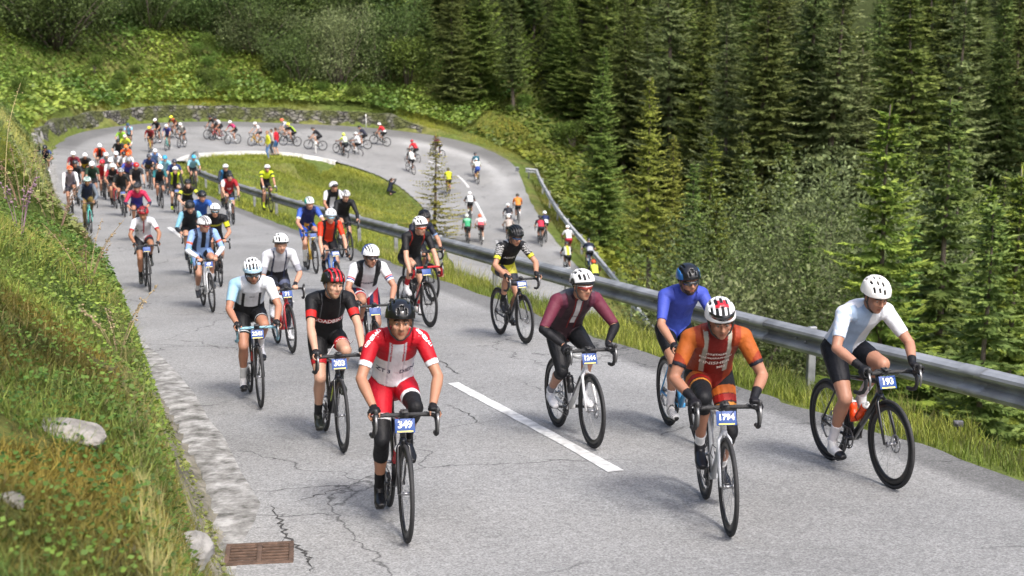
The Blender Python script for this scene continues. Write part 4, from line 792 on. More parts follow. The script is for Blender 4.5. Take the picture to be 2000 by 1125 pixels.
def helmet(person, H, M, lod, col='#fff', col2=None, style='slots', strap=True, rule='stripe'):
    ns, nw = HS[lod]; s = np.linspace(0, 180, ns); w_ = np.linspace(-88, 88, nw); ss, ww = np.meshgrid(np.radians(s), np.radians(w_), indexing='ij')
    def dome(A, B, C):
        x = A*np.cos(ss)*np.cos(ww); y = B*np.sin(ww); z = C*np.sin(ss)*np.cos(ww)**.85
        z = z-(1-np.clip(z/.06, 0, 1))*(.018*np.clip(-x/.1, 0, 1)+.012*np.clip(np.abs(y)/.08-.4, 0, 1)-.006*np.clip(x/.1, 0, 1)); x = np.where(x < 0, x*1.05, x); return np.stack([x-.012, y, z+.04], -1).reshape(-1, 3)
    V = dome(.136, .106, .120); idx = np.arange(ns*nw).reshape(ns, nw); F = np.stack([idx[:-1, :-1], idx[1:, :-1], idx[1:, 1:], idx[:-1, 1:]], -1).reshape(-1, 4)
    c = np.tile(np.array(lin(col)), (len(V), 1)); sd, wd_ = np.degrees(ss).ravel(), np.degrees(ww).ravel()
    if col2:
        m = {'stripe': (np.abs(np.abs(wd_)-12) < 5.5) | (np.abs(np.abs(wd_)-35) < 4), 'sides': np.abs(wd_) > 50, 'front': (sd < 38), 'patch': (np.abs(wd_) < 26) & (sd > 55) & (sd < 85), 'rim': (sd < 16) | (sd > 164) | (np.abs(wd_) > 70), 'rear': (sd > 85)}[rule]; c[m] = lin(col2)
    if lod < 2:
        fs = (sd[F[:, 0]]+sd[F[:, 2]])/2; fw = (wd_[F[:, 0]]+wd_[F[:, 2]])/2; keep = np.ones(len(F), bool)
        for wc, hw, rs in SLOTS[style]:
            for a, z in rs: keep &= ~((np.abs(fw-wc) < hw) & (fs > a) & (fs < z))
        F = F[keep]; V2 = dome(.124, .094, .108); e = np.concatenate([F[:, [0, 1]], F[:, [1, 2]], F[:, [2, 3]], F[:, [3, 0]]]); k = np.sort(e, 1); key = k[:, 0]*len(V)+k[:, 1]; u, inv, cnt = np.unique(key, return_inverse=True, return_counts=True); be = e[cnt[inv] == 1]
        F = np.concatenate([F, np.stack([be[:, 1], be[:, 0], be[:, 0]+len(V), be[:, 1]+len(V)], 1)]); V = np.concatenate([V, V2]); c = np.concatenate([c, c*.0+np.array(lin(col))])
    o = link('helmet', npmesh('helmet', H+V@M.T, F, c), HELM, person)
    if lod < 2:
        link('helmet_liner', npmesh('helmet_liner', H+dome(.119, .09, .102)@M.T, np.stack([idx[:-1, :-1], idx[1:, :-1], idx[1:, 1:], idx[:-1, 1:]], -1).reshape(-1, 4)), LINER, o)
        if strap and lod == 0:
            b = MB(); g = lambda x, y, z: H+M@A3(x, y, z)
            for q in (-1, 1): b.tube([g(.03, q*.088, .04), g(.028, q*.083, -.03), g(.03, q*.062, -.085), g(.035, q*.02, -.122), g(.036, 0, -.124)], np.array([.007, .0025]), 5); b.tube([g(-.06, q*.083, .03), g(.0, q*.085, -.02), g(.026, q*.08, -.045)], np.array([.006, .0025]), 5)
            b.obj('chin_strap', BLACKPL, o)
    return o
def sunglasses(person, H, M, lens, frame='#111', parked=False):
    g = lambda x, y, z: H+M@A3(x, y, z); b = MB(); n = 17; z0, z1, R, RX = (-.02, .024, .074, .110) if not parked else (.068, .112, .090, .141); mi = []
    a = np.linspace(-1.25, 1.25, n); v = []; 
    for k in range(2):
        for i, t in enumerate(a):
            off = .004*k; dz = .012*(1-min(1, abs(t)/.25)) if not parked else 0; x = (RX+off)*math.cos(t)**.8-.004; y = (R+off)*math.sin(t)
            v += [g(x, y, z1-.01*abs(t)**2*.4), g(x-.004, y, z0+dz+.008*abs(t))]
    f = []; m = 2*n
    for i in range(n-1):
        f.append((2*i, 2*i+1, 2*i+3, 2*i+2)); f.append((m+2*i, m+2*i+2, m+2*i+3, m+2*i+1)); f.append((2*i, 2*i+2, m+2*i+2, m+2*i)); f.append((2*i+1, m+2*i+1, m+2*i+3, 2*i+3))
    b.add(v, f); o = b.obj('sunglasses', pm('lens', lens, .08, amt=.05, coat=1., spec=.8), person); fr = MB(); P = [g((RX+.003)*math.cos(t)**.8-.004, (R+.003)*math.sin(t), z1-.004*t*t) for t in a]; fr.tube(P, .0036, 5)
    if not parked:
        for s in (-1, 1): fr.tube([g(.035, s*.074, .018), g(-.02, s*.084, .012)], .003, 5)
    fr.obj('glasses_frame', pm('glasses_frame', frame, .35), o)
def body_from_joints(J, vox, lod, it=2):
    b = MB(); sg = 14 if lod < 2 else 9; w_ = J.get('w', 1.)
    tp, ta = J['torso'], J['torso_r']; b.tube(tp, np.array(ta)*np.array([w_, w_]), sg+4, ref=(0, 1, 0))
    b.tube([J['neck0'], (J['neck0']+J['neck1'])/2, J['neck1']], [.066, .058, .056], sg)
    for s in 'LR':
        S_, E_, W_ = J['S'+s], J['E'+s], J['W'+s]; c0 = (tp[-2]*.45+S_*.55)
        b.tube([c0, S_, S_+(E_-S_)*.12], [.075*w_, .062*w_, .054*w_], sg); b.ball(S_, .06*w_, None, 10, 8)
        b.tube([S_, S_+(E_-S_)*.4, S_+(E_-S_)*.8, E_], [.056*w_, .05*w_, .041*w_, .038], sg); b.tube([E_, E_+(W_-E_)*.25, E_+(W_-E_)*.65, W_], [.038, .042, .034, .026], sg); b.ball(E_, .04, None, 10, 8)
        hand_shape(b, W_, J['N'+s], J['up'+s], 1 if s == 'L' else -1, J['grip'], lod)
        h, k, a = J['H'+s], J['K'+s], J['A'+s]; kd = nrm(k-h); back = nrm(np.cross(np.cross(kd, a-k), a-k)) if np.linalg.norm(np.cross(kd, nrm(a-k))) > .05 else A3(-1, 0, 0)
        if np.dot(back, (h-k)) < 0 and lod < 9: pass
        b.tube([h-kd*.04, h+(k-h)*.2, h+(k-h)*.5, h+(k-h)*.82, k], np.array([.088, .09, .078, .06, .057])*(.5+.5*w_), sg); b.ball(k, .057, None, 10, 8)
        calf = J.get('calf', back)
        b.tube([k, k+(a-k)*.14+calf*.008, k+(a-k)*.32+calf*.018, k+(a-k)*.6+calf*.008, a], [.054, .053, .057, .041, .034], sg)
        t = J['T'+s]; fd = nrm(t-a); hl = J['Hl'+s]
        b.tube([hl+nrm(t-hl)*-.0, hl+(t-hl)*.15, hl+(t-hl)*.45, hl+(t-hl)*.75, t], np.array([[.022, .03], [.031, .042], [.036, .037], [.043, .027], [.026, .016]]), 12, ref=(0, 1, 0)); b.tube([a, hl+(t-hl)*.3], [.036, .034], 10); b.ball(a, .037, None, 8, 6)
    head_shape(b, J['head'], J['hm'], lod)
    V, F = voxelise(b, vox, it); return V, F
BONES = [('torso', 0), ('neck', 1)]
def classify(V, J):
    segs = []; tp = J['torso']; lens = np.r_[0, np.cumsum([np.linalg.norm(tp[i+1]-tp[i]) for i in range(len(tp)-1)])]; lens /= lens[-1]
    for i in range(len(tp)-1): segs.append((0, tp[i], tp[i+1], np.mean(J['torso_r'][i]), np.mean(J['torso_r'][i+1]), lens[i], lens[i+1]))
    segs.append((1, J['neck0'], J['neck1'], .066, .058, 0, 1)); segs.append((2, J['head']+J['hm']@A3(0, 0, -.05), J['head']+J['hm']@A3(0, 0, .06), .085, .1, 0, 1)); segs.append((2, J['head'], J['head']+J['hm']@A3(.08, 0, -.04), .08, .05, 0, 1))
    for q, s in enumerate('LR'):
        o = 6*q; d = nrm(J['N'+s]-J['W'+s])
        segs += [(3+o, J['S'+s], J['E'+s], .062, .04, 0, 1), (4+o, J['E'+s], J['W'+s], .042, .028, 0, 1), (5+o, J['W'+s]+d*.03, J['N'+s], .04, .05, 0, 1),
                 (6+o, J['H'+s], J['K'+s], .09, .058, 0, 1), (7+o, J['K'+s], J['A'+s], .055, .036, 0, 1), (8+o, J['Hl'+s], J['T'+s], .045, .035, 0, 1)]
    best = np.full(len(V), 9e9); bid = np.zeros(len(V), int); t_ = np.zeros(len(V)); foot = np.zeros_like(V)
    for i, a, b_, ra, rb, t0, t1 in segs:
        d = b_-a; L = np.dot(d, d); t = np.clip((V-a)@d/L, 0, 1); p = a+t[:, None]*d; ds = np.linalg.norm(V-p, axis=1)/(ra+(rb-ra)*t); m = ds < best
        best[m] = ds[m]; bid[m] = i; t_[m] = (t0+(t1-t0)*t)[m]; foot[m] = p[m]
    return bid, t_, foot
def dress(name_obj, V, F, J, sp, lod):
    """the body with its clothes as child shells"""
    N = vnormals(V, F); bid, t, foot = classify(V, J); n = len(V); fn = J['front']; fr = ((V-foot)@fn) > .0; u = V[:, 1]/.17; tv = np.where(bid == 0, t, 0)
    base = bid % 6*(bid > 2)+(bid <= 2)*bid; 
    ua = (bid == 3) | (bid == 9); fa = (bid == 4) | (bid == 10); hd = (bid == 5) | (bid == 11); th = (bid == 6) | (bid == 12); sh = (bid == 7) | (bid == 13); ft = (bid == 8) | (bid == 14); to = bid == 0; nk = bid == 1
    left = V[:, 1] > 0
    s0 = np.array(lin(sp.get('skin', '#b98a6c'))); s0 = s0*.80+s0.mean()*.16; sk = np.tile(s0, (n, 1)); hl = (V-J['head'])@J['hm']
    if lod < 2:
        lips = (bid == 2) & (hl[:, 0] > .07) & (np.abs(hl[:, 1]) < .022) & (hl[:, 2] > -.078) & (hl[:, 2] < -.057); sk[lips] *= np.array([.78, .55, .55])
    if lod == 2:
        sk[ft] = lin(sp.get('shoe', '#222')); sk[sh & (t > .72)] = lin(sp.get('sock', '#222'))
        if sp.get('glove'): sk[hd] = lin(sp['glove'])
    env = dict(s=ua | fa, ua=ua, fa=fa, t=np.where(fa, t+1, t), v=tv, u=u, au=np.abs(u), fr=fr, nk=nk, to=to, L=left, R=~left, x=V[:, 0], y=V[:, 1], z=V[:, 2], th=th, sh=sh)
    body = link(name_obj, npmesh(name_obj, V, F, sk), SKIN)
    sl = sp.get('sleeve', .72)     # sleeve end: 0..1 upper arm, 1..2 forearm
    jm = (to & (tv > sp.get('hem', .16))) | (nk & (t < sp.get('collar', .32))) | (ua & (t < sl)) | (fa & (t < sl-1))
    if sp.get('torso_only_u'): jm &= np.abs(u) < 9
    shell('jersey', V, N, F, jm, .006, paintv(n, sp['jersey'], env), body, CLOTH)
    kl = sp.get('leg', .68)      # leg end: 0..1 thigh, 1..2 shank
    e2 = dict(env); e2['t'] = np.where(sh, t+1, t)
    sm = (to & (tv < sp.get('hem', .16)+.06)) | (th & (t < kl)) | (sh & (t < kl-1))
    for _ in range({0: 5, 1: 3, 2: 2}[lod]): g_ = np.zeros(n, bool); g_[F[sm[F].any(1)]] = True; sm = sm | (g_ & to & (tv < .5))
    shell('shorts', V, N, F, sm, .0035, paintv(n, sp.get('shorts', '#17181b'), e2), body, CLOTH)
    if lod < 2:
        if sp.get('armw'):
            for k, m in (('L', left), ('R', ~left)): shell('arm_warmer', V, N, F, m & ((ua & (t > sl-.04)) | (fa & (t < sp.get('armend', .95)))), .003, paintv(n, sp['armw'], env), body, CLOTH)
        if sp.get('kneew'):
            for k, m in (('L', left), ('R', ~left)): shell('knee_warmer', V, N, F, m & ((th & (t > kl-.04)) | (sh & (t < sp.get('kneeend', .38)))), .0028, paintv(n, sp['kneew'], e2), body, CLOTH)
        if sp.get('glove'):
            gl = sp.get('glove_full'); cuff = sp.get('cuff', .94)
            for k, q in (('L', 0), ('R', 1)):
                W_, Nn = J['W'+k], J['N'+k]; d = nrm(Nn-W_); al = (V-W_)@d; Lh = np.linalg.norm(Nn-W_); upv = J['up'+k]; hgt = (V-(W_+d*Lh*.6))@upv
                m = (bid == 5+6*q) | ((bid == 4+6*q) & (t > cuff))
                if not gl: m &= (al < Lh*(.93 if J['grip'] == 'tops' else 1.15)) & (hgt > -.022)
                shell('glove', V, N, F, m, .0022, paintv(n, sp['glove'], env), body, CLOTH)
        for k, q in (('L', 0), ('R', 1)):
            if sp.get('sock') != 'none': shell('sock', V, N, F, ((bid == 7+6*q) & (t > sp.get('sockt', .68))) | ((bid == 8+6*q) & (V[:, 2] > J['A'+k][2]-.03)), .0018, paintv(n, sp.get('sock', '#15161a'), env), body, CLOTH)
            e3 = dict(env); e3['sole'] = N[:, 2] < -.55; e3['toe'] = (bid == 8+6*q) & (t > .72); e3['st'] = np.abs(((V-J['A'+k])@nrm(J['T'+k]-J['Hl'+k]))*40 % 1-.5) < .12
            shell('shoe', V, N, F, ((bid == 8+6*q)) | ((bid == 7+6*q) & (t > .96)), .005, paintv(n, sp.get('shoe', '#17171a')+';sole:#111114', e3), body, SHOE)
        if sp.get('beard'):
            bm = (bid == 2) & (hl[:, 2] < -.058) & (hl[:, 0] > .01) & ~((hl[:, 0] > .07) & (np.abs(hl[:, 1]) < .02) & (hl[:, 2] > -.08) & (hl[:, 2] < -.055)) & ~((hl[:, 0] > .082) & (hl[:, 2] > -.05))
            shell('beard', V, N, F, bm, .0015, np.tile(np.array(lin(sp['beard'])), (n, 1)), body, HAIRM)
        hb = (bid == 2) & (hl[:, 0] < -.02) & (hl[:, 2] > -.05) & (hl[:, 2] < .05); shell('hair', V, N, F, hb, .004, np.tile(np.array(lin(sp.get('hair', '#2a1d15'))), (n, 1)), body, HAIRM)
        if lod == 0 and not sp.get('lens'):
            g = lambda x, y, z: J['head']+J['hm']@A3(x, y, z)
            for s in (-1, 1):
                b = MB(); b.ball(g(.0735, s*.031, .000), .0108, J['hm'], 10, 8); e = b.obj('eye', EYE, body); b = MB(); b.ball(g(.0788, s*.0305, -.001), .0067, J['hm'], 8, 6); b.obj('iris', IRIS, e)
                b = MB(); b.tube([g(.104, s*.012, .026), g(.1025, s*.03, .031), g(.083, s*.052, .025)], np.array([.005, .003]), 6, ref=J['hm'][:, 2]); me = b.mesh('eyebrow', col=lin(sp.get('hair', '#2a1d15'))); link('eyebrow', me, HAIRM, body)
    return body
def rider_joints(sp):
    L = math.radians(sp.get('lean', 46)-3.5); Hc = A3(-.185, 0, .985)+A3(*sp.get('hipoff', (0, 0, 0))); sv = A3(math.cos(L), 0, math.sin(L)); pv = A3(-sv[2], 0, sv[0])   # pv: towards the back
    Sc = Hc+sv*.495; J = dict(w=sp.get('w', 1.))
    cr = [(-.13, -.005, .125, .085), (-.06, 0, .158, .115), (.03, .0, .162, .118), (.14, .02, .148, .108), (.26, .035, .152, .112), (.37, .035, .168, .118), (.46, .02, .172, .105), (.515, .005, .14, .075), (.55, .0, .08, .06)]
    J['torso'] = [Hc+sv*a+pv*o for a, o, _, _ in cr]; J['torso_r'] = [(a, b_) for _, _, a, b_ in cr]
    J['front'] = -pv; ty = math.radians(sp.get('twist', 0)); R = rz(ty)
    hy, hp = math.radians(sp.get('hy', 0)), math.radians(sp.get('hp', 14)); hr = math.radians(sp.get('hr', 0))
    J['hm'] = rz(hy)@ry(hp)@rx(hr); J['head'] = Sc+A3(.148, math.sin(hy)*.02, .132)+A3(*sp.get('headoff', (0, 0, 0)))
    J['neck0'] = Sc+sv*.03+pv*.0; J['neck1'] = J['head']+J['hm']@A3(-.03, 0, -.06)
    g = sp.get('grip', 'hoods'); J['grip'] = 'tops' if g == 'tops' else 'hoods'
    for s, k in ((1, 'L'), (-1, 'R')):
        S_ = Sc-sv*.02+A3(0, s*.178*J['w'], 0)
        if g == 'hoods': W_ = A3(.523, s*.212, .925); N_ = A3(.605, s*.211, .925); up = A3(.1, s*.15, 1)
        elif g == 'drops': W_ = A3(.47, s*.222, .775); N_ = A3(.545, s*.22, .775); up = A3(0, s*.1, 1)
        elif g == 'corner': W_ = A3(.445, s*.205, .915); N_ = A3(.525, s*.209, .902); up = A3(.15, s*.25, 1)
        else: W_ = A3(.405, s*.135, .905); N_ = A3(.478, s*.128, .898); up = A3(.2, 0, 1)
        J['S'+k] = S_; J['W'+k] = W_; J['N'+k] = N_; J['up'+k] = nrm(up); J['E'+k] = ik(S_, W_, .30, .265, A3(-.25, s*sp.get('elbow', .8), -.6))
        ph = math.radians(sp.get('ck', 20))+(0 if s < 0 else math.pi); P = BB+A3(.172*math.cos(ph), s*.115, .172*math.sin(ph)); toe = math.radians(14+10*math.sin(ph)-4*math.cos(ph)+sp.get('toe', 0)); ft = ry(toe)
        ball = P+A3(0, 0, .042); J['A'+k] = ball+ft@A3(-.125, -s*.012, .07); J['T'+k] = ball+ft@A3(.085, -s*.004, -.008); J['Hl'+k] = ball+ft@A3(-.168, -s*.012, .002)
        Hj = Hc+A3(.02, s*.088, -.02); J['H'+k] = Hj; J['K'+k] = ik(Hj, J['A'+k], .435, .435, A3(1, s*sp.get('knee', .04), .25))
    return J
VOX = {0: .0075, 1: .0125, 2: .024}
# ============================================================ bystanders and small things
def cast_land(px, py, near=None):
    r = ray(px, py); ys = np.linspace(3, 140, 2500); P = ys[:, None]*r; zt = T(P[:, 0], P[:, 1]); rd = road_z(P[:, 0], P[:, 1]); d = P[:, 2]-zt; k = np.nonzero((d[:-1] > 0) & (d[1:] <= 0))[0]
    if len(k) == 0: k = [int(np.abs(d).argmin())]
    i = k[0] if near is None else min(k, key=lambda v: abs(ys[v]-near)); p = P[i].copy(); p[2] = zt[i]; return p
def standing(sp):
    J = dict(w=sp.get('w', 1.)); Hc = A3(0, 0, .95); sv = A3(.06, 0, 1); sv = nrm(sv); pv = A3(-1, 0, .06); cr = [(-.10, 0, .13, .10), (-.04, 0, .165, .12), (.05, 0, .165, .12), (.16, 0, .15, .11), (.28, 0, .16, .115), (.38, 0, .18, .12), (.46, 0, .18, .10), (.51, 0, .14, .075), (.545, 0, .08, .06)]
    if sp.get('crouch'): Hc = A3(-.1, 0, .32); sv = nrm(A3(.45, 0, 1)); pv = nrm(A3(-1, 0, .45))
    J['torso'] = [Hc+sv*a+pv*o for a, o, _, _ in cr]; J['torso_r'] = [(a, b_) for _, _, a, b_ in cr]; J['front'] = -pv; Sc = Hc+sv*.49; J['hm'] = rz(math.radians(sp.get('hy', 0)))@ry(math.radians(sp.get('hp', 5))); J['head'] = Sc+A3(.03, 0, .235); J['neck0'] = Sc+sv*.03; J['neck1'] = J['head']+J['hm']@A3(-.02, 0, -.07); J['grip'] = 'relaxed'; J['calf'] = A3(-1, 0, 0)
    for s, k in ((1, 'L'), (-1, 'R')):
        S_ = Sc+A3(0, s*.19, -.03); J['S'+k] = S_; W_ = Hc+A3(.12, s*.28, -.02) if not sp.get('up') else J['head']+A3(.16, s*.08, -.02); J['W'+k] = W_; dd = nrm(A3(.3, -s*.1, -1)) if not sp.get('up') else nrm(A3(.5, -s*.5, .4)); J['N'+k] = W_+dd*.085; J['up'+k] = A3(.2, s*1., .1) if not sp.get('up') else A3(.6, 0, .6); J['E'+k] = ik(S_, W_, .29, .26, A3(-.4, s*.6, -.4))
        J['H'+k] = Hc+A3(0, s*.09, -.03)
        if sp.get('crouch'): J['A'+k] = A3(.1*s, s*.13, .09)
        else: J['A'+k] = A3(s*.05, s*.11, .09)
        J['T'+k] = J['A'+k]+A3(.19, s*.03, -.065); J['Hl'+k] = J['A'+k]+A3(-.06, 0, -.05); J['K'+k] = ik(J['H'+k], J['A'+k], .44, .43, A3(1, s*.15, 0))
    return J
def bystander(px, py, near, yaw, label, hat=None, **k):
    p = cast_land(px, py, near); J = standing(k); V, F_ = body_from_joints(J, .02, 1, 1); k.setdefault('sock', 'none'); b = dress('person', V, F_, J, k, 1); b.location = p+A3(0, 0, .02); b.rotation_euler = (0, 0, math.radians(yaw)); tag(b, label, 'person', None); b.scale = (k.get('sc', 1.),)*3
    N = vnormals(V, F_); bid, _, _ = classify(V, J); hl = (V-J['head'])@J['hm']; m = (bid == 2) & ((hl[:, 2] > .045) | ((hl[:, 0] < -.0) & (hl[:, 2] > -.06))); shell('hair', V, N, F_, m, .012, np.tile(np.array(lin(k.get('hair', '#3a2a20'))), (len(V), 1)), b, HAIRM); return b
bystander(525, 312, 94, -150, 'spectator in yellow jacket and blue jeans standing at the inside of the bend', jersey='#d8d83a', shorts='#5f86b8', sleeve=1.92, leg=1.95, skin='#b98a6c', hem=.05, hair='#8a6a50', shoe='#333')
bystander(541, 304, 97, 160, 'spectator in red jacket and blue shorts beside the yellow jacket', jersey='#c02434', shorts='#4a76a8', sleeve=1.92, leg=.9, skin='#b98a6c', hem=.05, shoe='#444')
bystander(533, 304, 98, -170, 'spectator in pale grey top standing between the yellow and red jackets', jersey='#b8b4ac', shorts='#3a3e42', sleeve=1.6, leg=1.9, skin='#b98a6c', hem=.05, shoe='#333', sc=.95)
ph = bystander(762, 381, 84, 40, 'photographer in dark clothes crouching at the edge of the lower road', jersey='#1f2632', shorts='#1a1c22', sleeve=1.92, leg=1.9, crouch=1, up=1, hem=.05, shoe='#222', sc=.95)
cb = MB(); cb.box((0, 0, 0), (.07, .14, .1), bev=.012); cb.tube([(.03, 0, 0), (.17, 0, 0)], .04, 12); co_ = cb.obj('photo_camera', BLACKPL); J_ = standing(dict(crouch=1, up=1)); co_.matrix_world = Matrix.LocRotScale(ph.location, ph.rotation_euler, ph.scale) @ Matrix.Translation(Vector(J_['head']+A3(.22, 0, .0))); tag(co_, 'black camera held up by the crouching photographer', 'camera')
def marker_post(px, py, near, label):
    p = cast_land(px, py, near); r = empty('marker_post', p); tag(r, label, 'marker post'); b = MB(); b.tube([(0, 0, -.2), (0, 0, .85), (0, 0, .95), (0, 0, 1.0)], np.array([[.06, .05], [.06, .05], [.058, .048], [.035, .03]]), 8); b.obj('post_body', pm('post_white', (.75, .75, .73), .5, amt=.08), r); c = MB(); c.tube([(0, 0, .72), (0, 0, .86)], np.array([.0635, .0535]), 8); c.obj('black_band', BLACKPL, r); d = MB(); d.box((0, -.052, .79), (.05, .012, .08), bev=.003); d.obj('reflector', pm('reflector', (.6, .55, .45), .2), r)
marker_post(715, 247, 113, 'white marker post with black band at the end of the stone wall'); marker_post(617, 305, 92, 'white marker post on the kerb inside the bend')
# larch sapling on the bank between the two arms of the road
lp = cast_land(848, 478, 45); LA = spruce_mesh(9, 31, 1.0, .06, .50, .22, (.13, .12, .025), (.23, .20, .05), twig=.6, gaps=.34)
plant('larch_sapling', LA, lp[0], lp[1], min(8, (ray(838, 258)[2]*lp[1]-lp[2])), 'thin yellowish larch sapling on the bank between the two arms of the road', 'tree', sx=1.5)
# drain grate in the gutter
gp_ = cast(507, 1090); gr = empty('drain_grate', gp_+A3(0, 0, .018), math.radians(8)); gr.scale = (.98, 1.1, 1); tag(gr, 'rusty iron drain grate in the gutter at the bottom of the view', 'drain grate')
RUST = pm('rusty_iron', (.105, .066, .046), .85, .2, amt=.4, scale=18, bump=.5)
b = MB(); b.box((0, 0, .0), (.46, .34, .008)); b.obj('drain_shade_slab', pm('drain_shade', (.012, .011, .01), .95), gr)  # thin near-black slab on the road, its colour painting the shade between the bars
b = MB()
for y in (-.165, .165): b.box((0, y, .012), (.48, .035, .022), bev=.004)
for x in (-.225, .0, .225): b.box((x, 0, .0125), (.035, .295, .021), bev=.004)
b.obj('grate_frame', RUST, gr)
b = MB()
for q in (-1, 1):
    for k in range(6): b.box((q*.1125, -.122+k*.0488, .013), (.188, .021, .016), bev=.003)
bo = b.obj('grate_bars', RUST, gr)
# cracks in the asphalt
def crack(pts, wd=.016):
    P = np.array([cast(*q) for q in pts]); P = catmull(P, 10); R = np.random.default_rng(int(pts[0][0])); P[:, :2] += R.normal(0, .018, (len(P), 2)); P[:, 2] = road_z(P[:, 0], P[:, 1])+.0165; v = []
    for i in range(len(P)): d = nrm(P[min(i+1, len(P)-1)]-P[max(i-1, 0)]); n = A3(-d[1], d[0], 0); w2 = wd*R.uniform(.25, 1.)*.5*min(1, 4*i/len(P), 4*(len(P)-1-i)/len(P)+.05); v += [P[i]+n*w2, P[i]-n*w2]
    tag(link('road_crack', npmesh('road_crack', v, [(2*i, 2*i+1, 2*i+3, 2*i+2) for i in range(len(P)-1)]), pm('crack_dark', (.045, .044, .042), .95)), kind='structure')
for c_ in ([(528, 985), (545, 1020), (562, 1050), (592, 1078), (600, 1100), (608, 1122)], [(562, 1050), (520, 1085), (560, 1060)], [(868, 790), (915, 812), (945, 838), (985, 862), (1010, 866)], [(690, 862), (770, 858), (850, 862), (945, 850)], [(1010, 1088), (1040, 1100), (1075, 1120)], [(575, 985), (640, 965), (700, 950)], [(850, 700), (880, 722), (905, 734)], [(1270, 640), (1300, 650), (1330, 652)]): crack(c_, .03 if c_[0][0] in (528, 868) else .018)
# small action camera on a stake in the verge
p = cast_land(1870, 850); r = empty('action_camera', p); tag(r, 'small black action camera on a short stake in the grass at the right', 'camera'); b = MB(); b.tube([(0, 0, -.1), (0, 0, .10)], .009, 8); b.obj('stake', BLACKPL, r); b = MB(); b.box((0, 0, .125), (.095, .05, .06), bev=.008); b.tube([(-.02, -.02, .13), (-.02, -.036, .13)], .018, 12); b.obj('camera_body', pm('grey_plastic', (.09, .09, .1), .5), r)
# rocks
def rock(p, size, seed, label, col=(.42, .41, .38)):
    R = np.random.default_rng(seed); b = MB(); b.ball((0, 0, 0), 1, seg=28, rings=18); v = np.concatenate(b.v); pl = unit(R.normal(0, 1, (14, 3))); dd = R.uniform(.62, .95, 14)
    for n, d in zip(pl, dd): e = np.clip(v@n-d, 0, None); v = v-e[:, None]*n*.93
    v = v*(1+.05*vnoise(v[:, 0]*3+9, v[:, 1]*3+v[:, 2]*2, 2.2, seed))[:, None]*np.asarray(size)
    o = link('rock', npmesh('rock', v, b.f, smooth=False), stained('rock_stone', tuple(x*.35 for x in col), tuple(x*.75 for x in col), col, 5.)); o.location = p; o.rotation_euler = (0, 0, R.uniform(0, 6)); tag(o, label, 'rock')
def rock_px(px, py, size, seed, label, dz=0, **k): p = cast_land(px, py); rock(p+A3(0, 0, dz), size, seed, label, **k)
rock_px(368, 1075, (.12, .16, .15), 3, 'pale angular rock at the edge of the bank, lowest of the rocks', -.03, col=(.36, .35, .33)); rock_px(120, 845, (.25, .17, .10), 4, 'flat pale rock half buried in the mossy bank', -.01, col=(.33, .31, .28)); rock_px(20, 975, (.07, .06, .05), 5, 'small grey stone in the grass below the flat rock', -.01, col=(.26, .25, .22))
for n_, (s_, d_) in enumerate([(9.05, .75), (9.35, .8), (9.7, .75), (8.7, .8), (10.05, .8)]): p = points_outer_(s_, d_); rock(p+A3(0, 0, .45), (.3, .55, .8), 20+n_, 'upright grey slab leaning at the left end of the wall', col=(.30, .295, .28)); [o for o in COL.objects if o.name.startswith('rock')][-1]['group'] = 'slabs at the left end of the wall'
# tall weeds on the bank
def weed(px, py, hgt, seed, label, n=7, spread=.25, col=(.30, .25, .12), head=.013, lean=(0, 0)):
    p = cast_land(px, py); R = np.random.default_rng(seed); r = empty('tall_weed', p); tag(r, label, 'weed'); b = MB(); c = MB()
    for k in range(n):
        a = R.uniform(0, 6.28); h = hgt*R.uniform(.6, 1.); tip = A3(math.cos(a)*spread*h+lean[0]*h, math.sin(a)*spread*h+lean[1]*h, h); mid = tip*.5+A3(0, 0, .1*h)-A3(lean[0], lean[1], 0)*h*.12; P = catmull([A3(0, 0, -.05), mid, tip], 6); b.tube(P, np.linspace(.004, .0015, len(P))*max(1, hgt), 5)
        for q in range(11): f = R.uniform(.55, 1); i = int(f*(len(P)-1)); c.ball(P[i]+R.normal(0, .02*hgt, 3), np.array([1, .6, .6])*head*R.uniform(.4, 1.), rz(R.uniform(0, 3)), 6, 4)
    b.obj('stems', pm('weed_stem', col, .8, amt=.3), r); c.obj('seed_heads', pm('weed_head', tuple(x*.85 for x in col), .9, amt=.4, scale=25), r)
weed(8, 395, 1.2, 1, 'single long pale grass stalk leaning at the left edge', 1, .05, (.45, .37, .18), .012, (.22, .1)); weed(45, 420, .75, 2, 'dry brown weeds at the left edge beside the road', 9, .4, (.2, .13, .08)); weed(75, 395, .9, 3, 'pale green weeds hiding the left edge of the road', 10, .35, (.25, .25, .12)); weed(110, 470, .6, 4, 'thin brown weeds on the crest of the bank', 8, .5, (.26, .17, .12)); weed(170, 560, .55, 5, 'dry grass heads hanging over the road edge', 8, .6, (.3, .22, .12)); weed(230, 690, .45, 6, 'low dry grass above the gutter', 8, .7, (.32, .25, .14)); weed(40, 470, .6, 7, 'purple tinged thistle in the bank grass', 6, .3, (.28, .18, .22), .018)
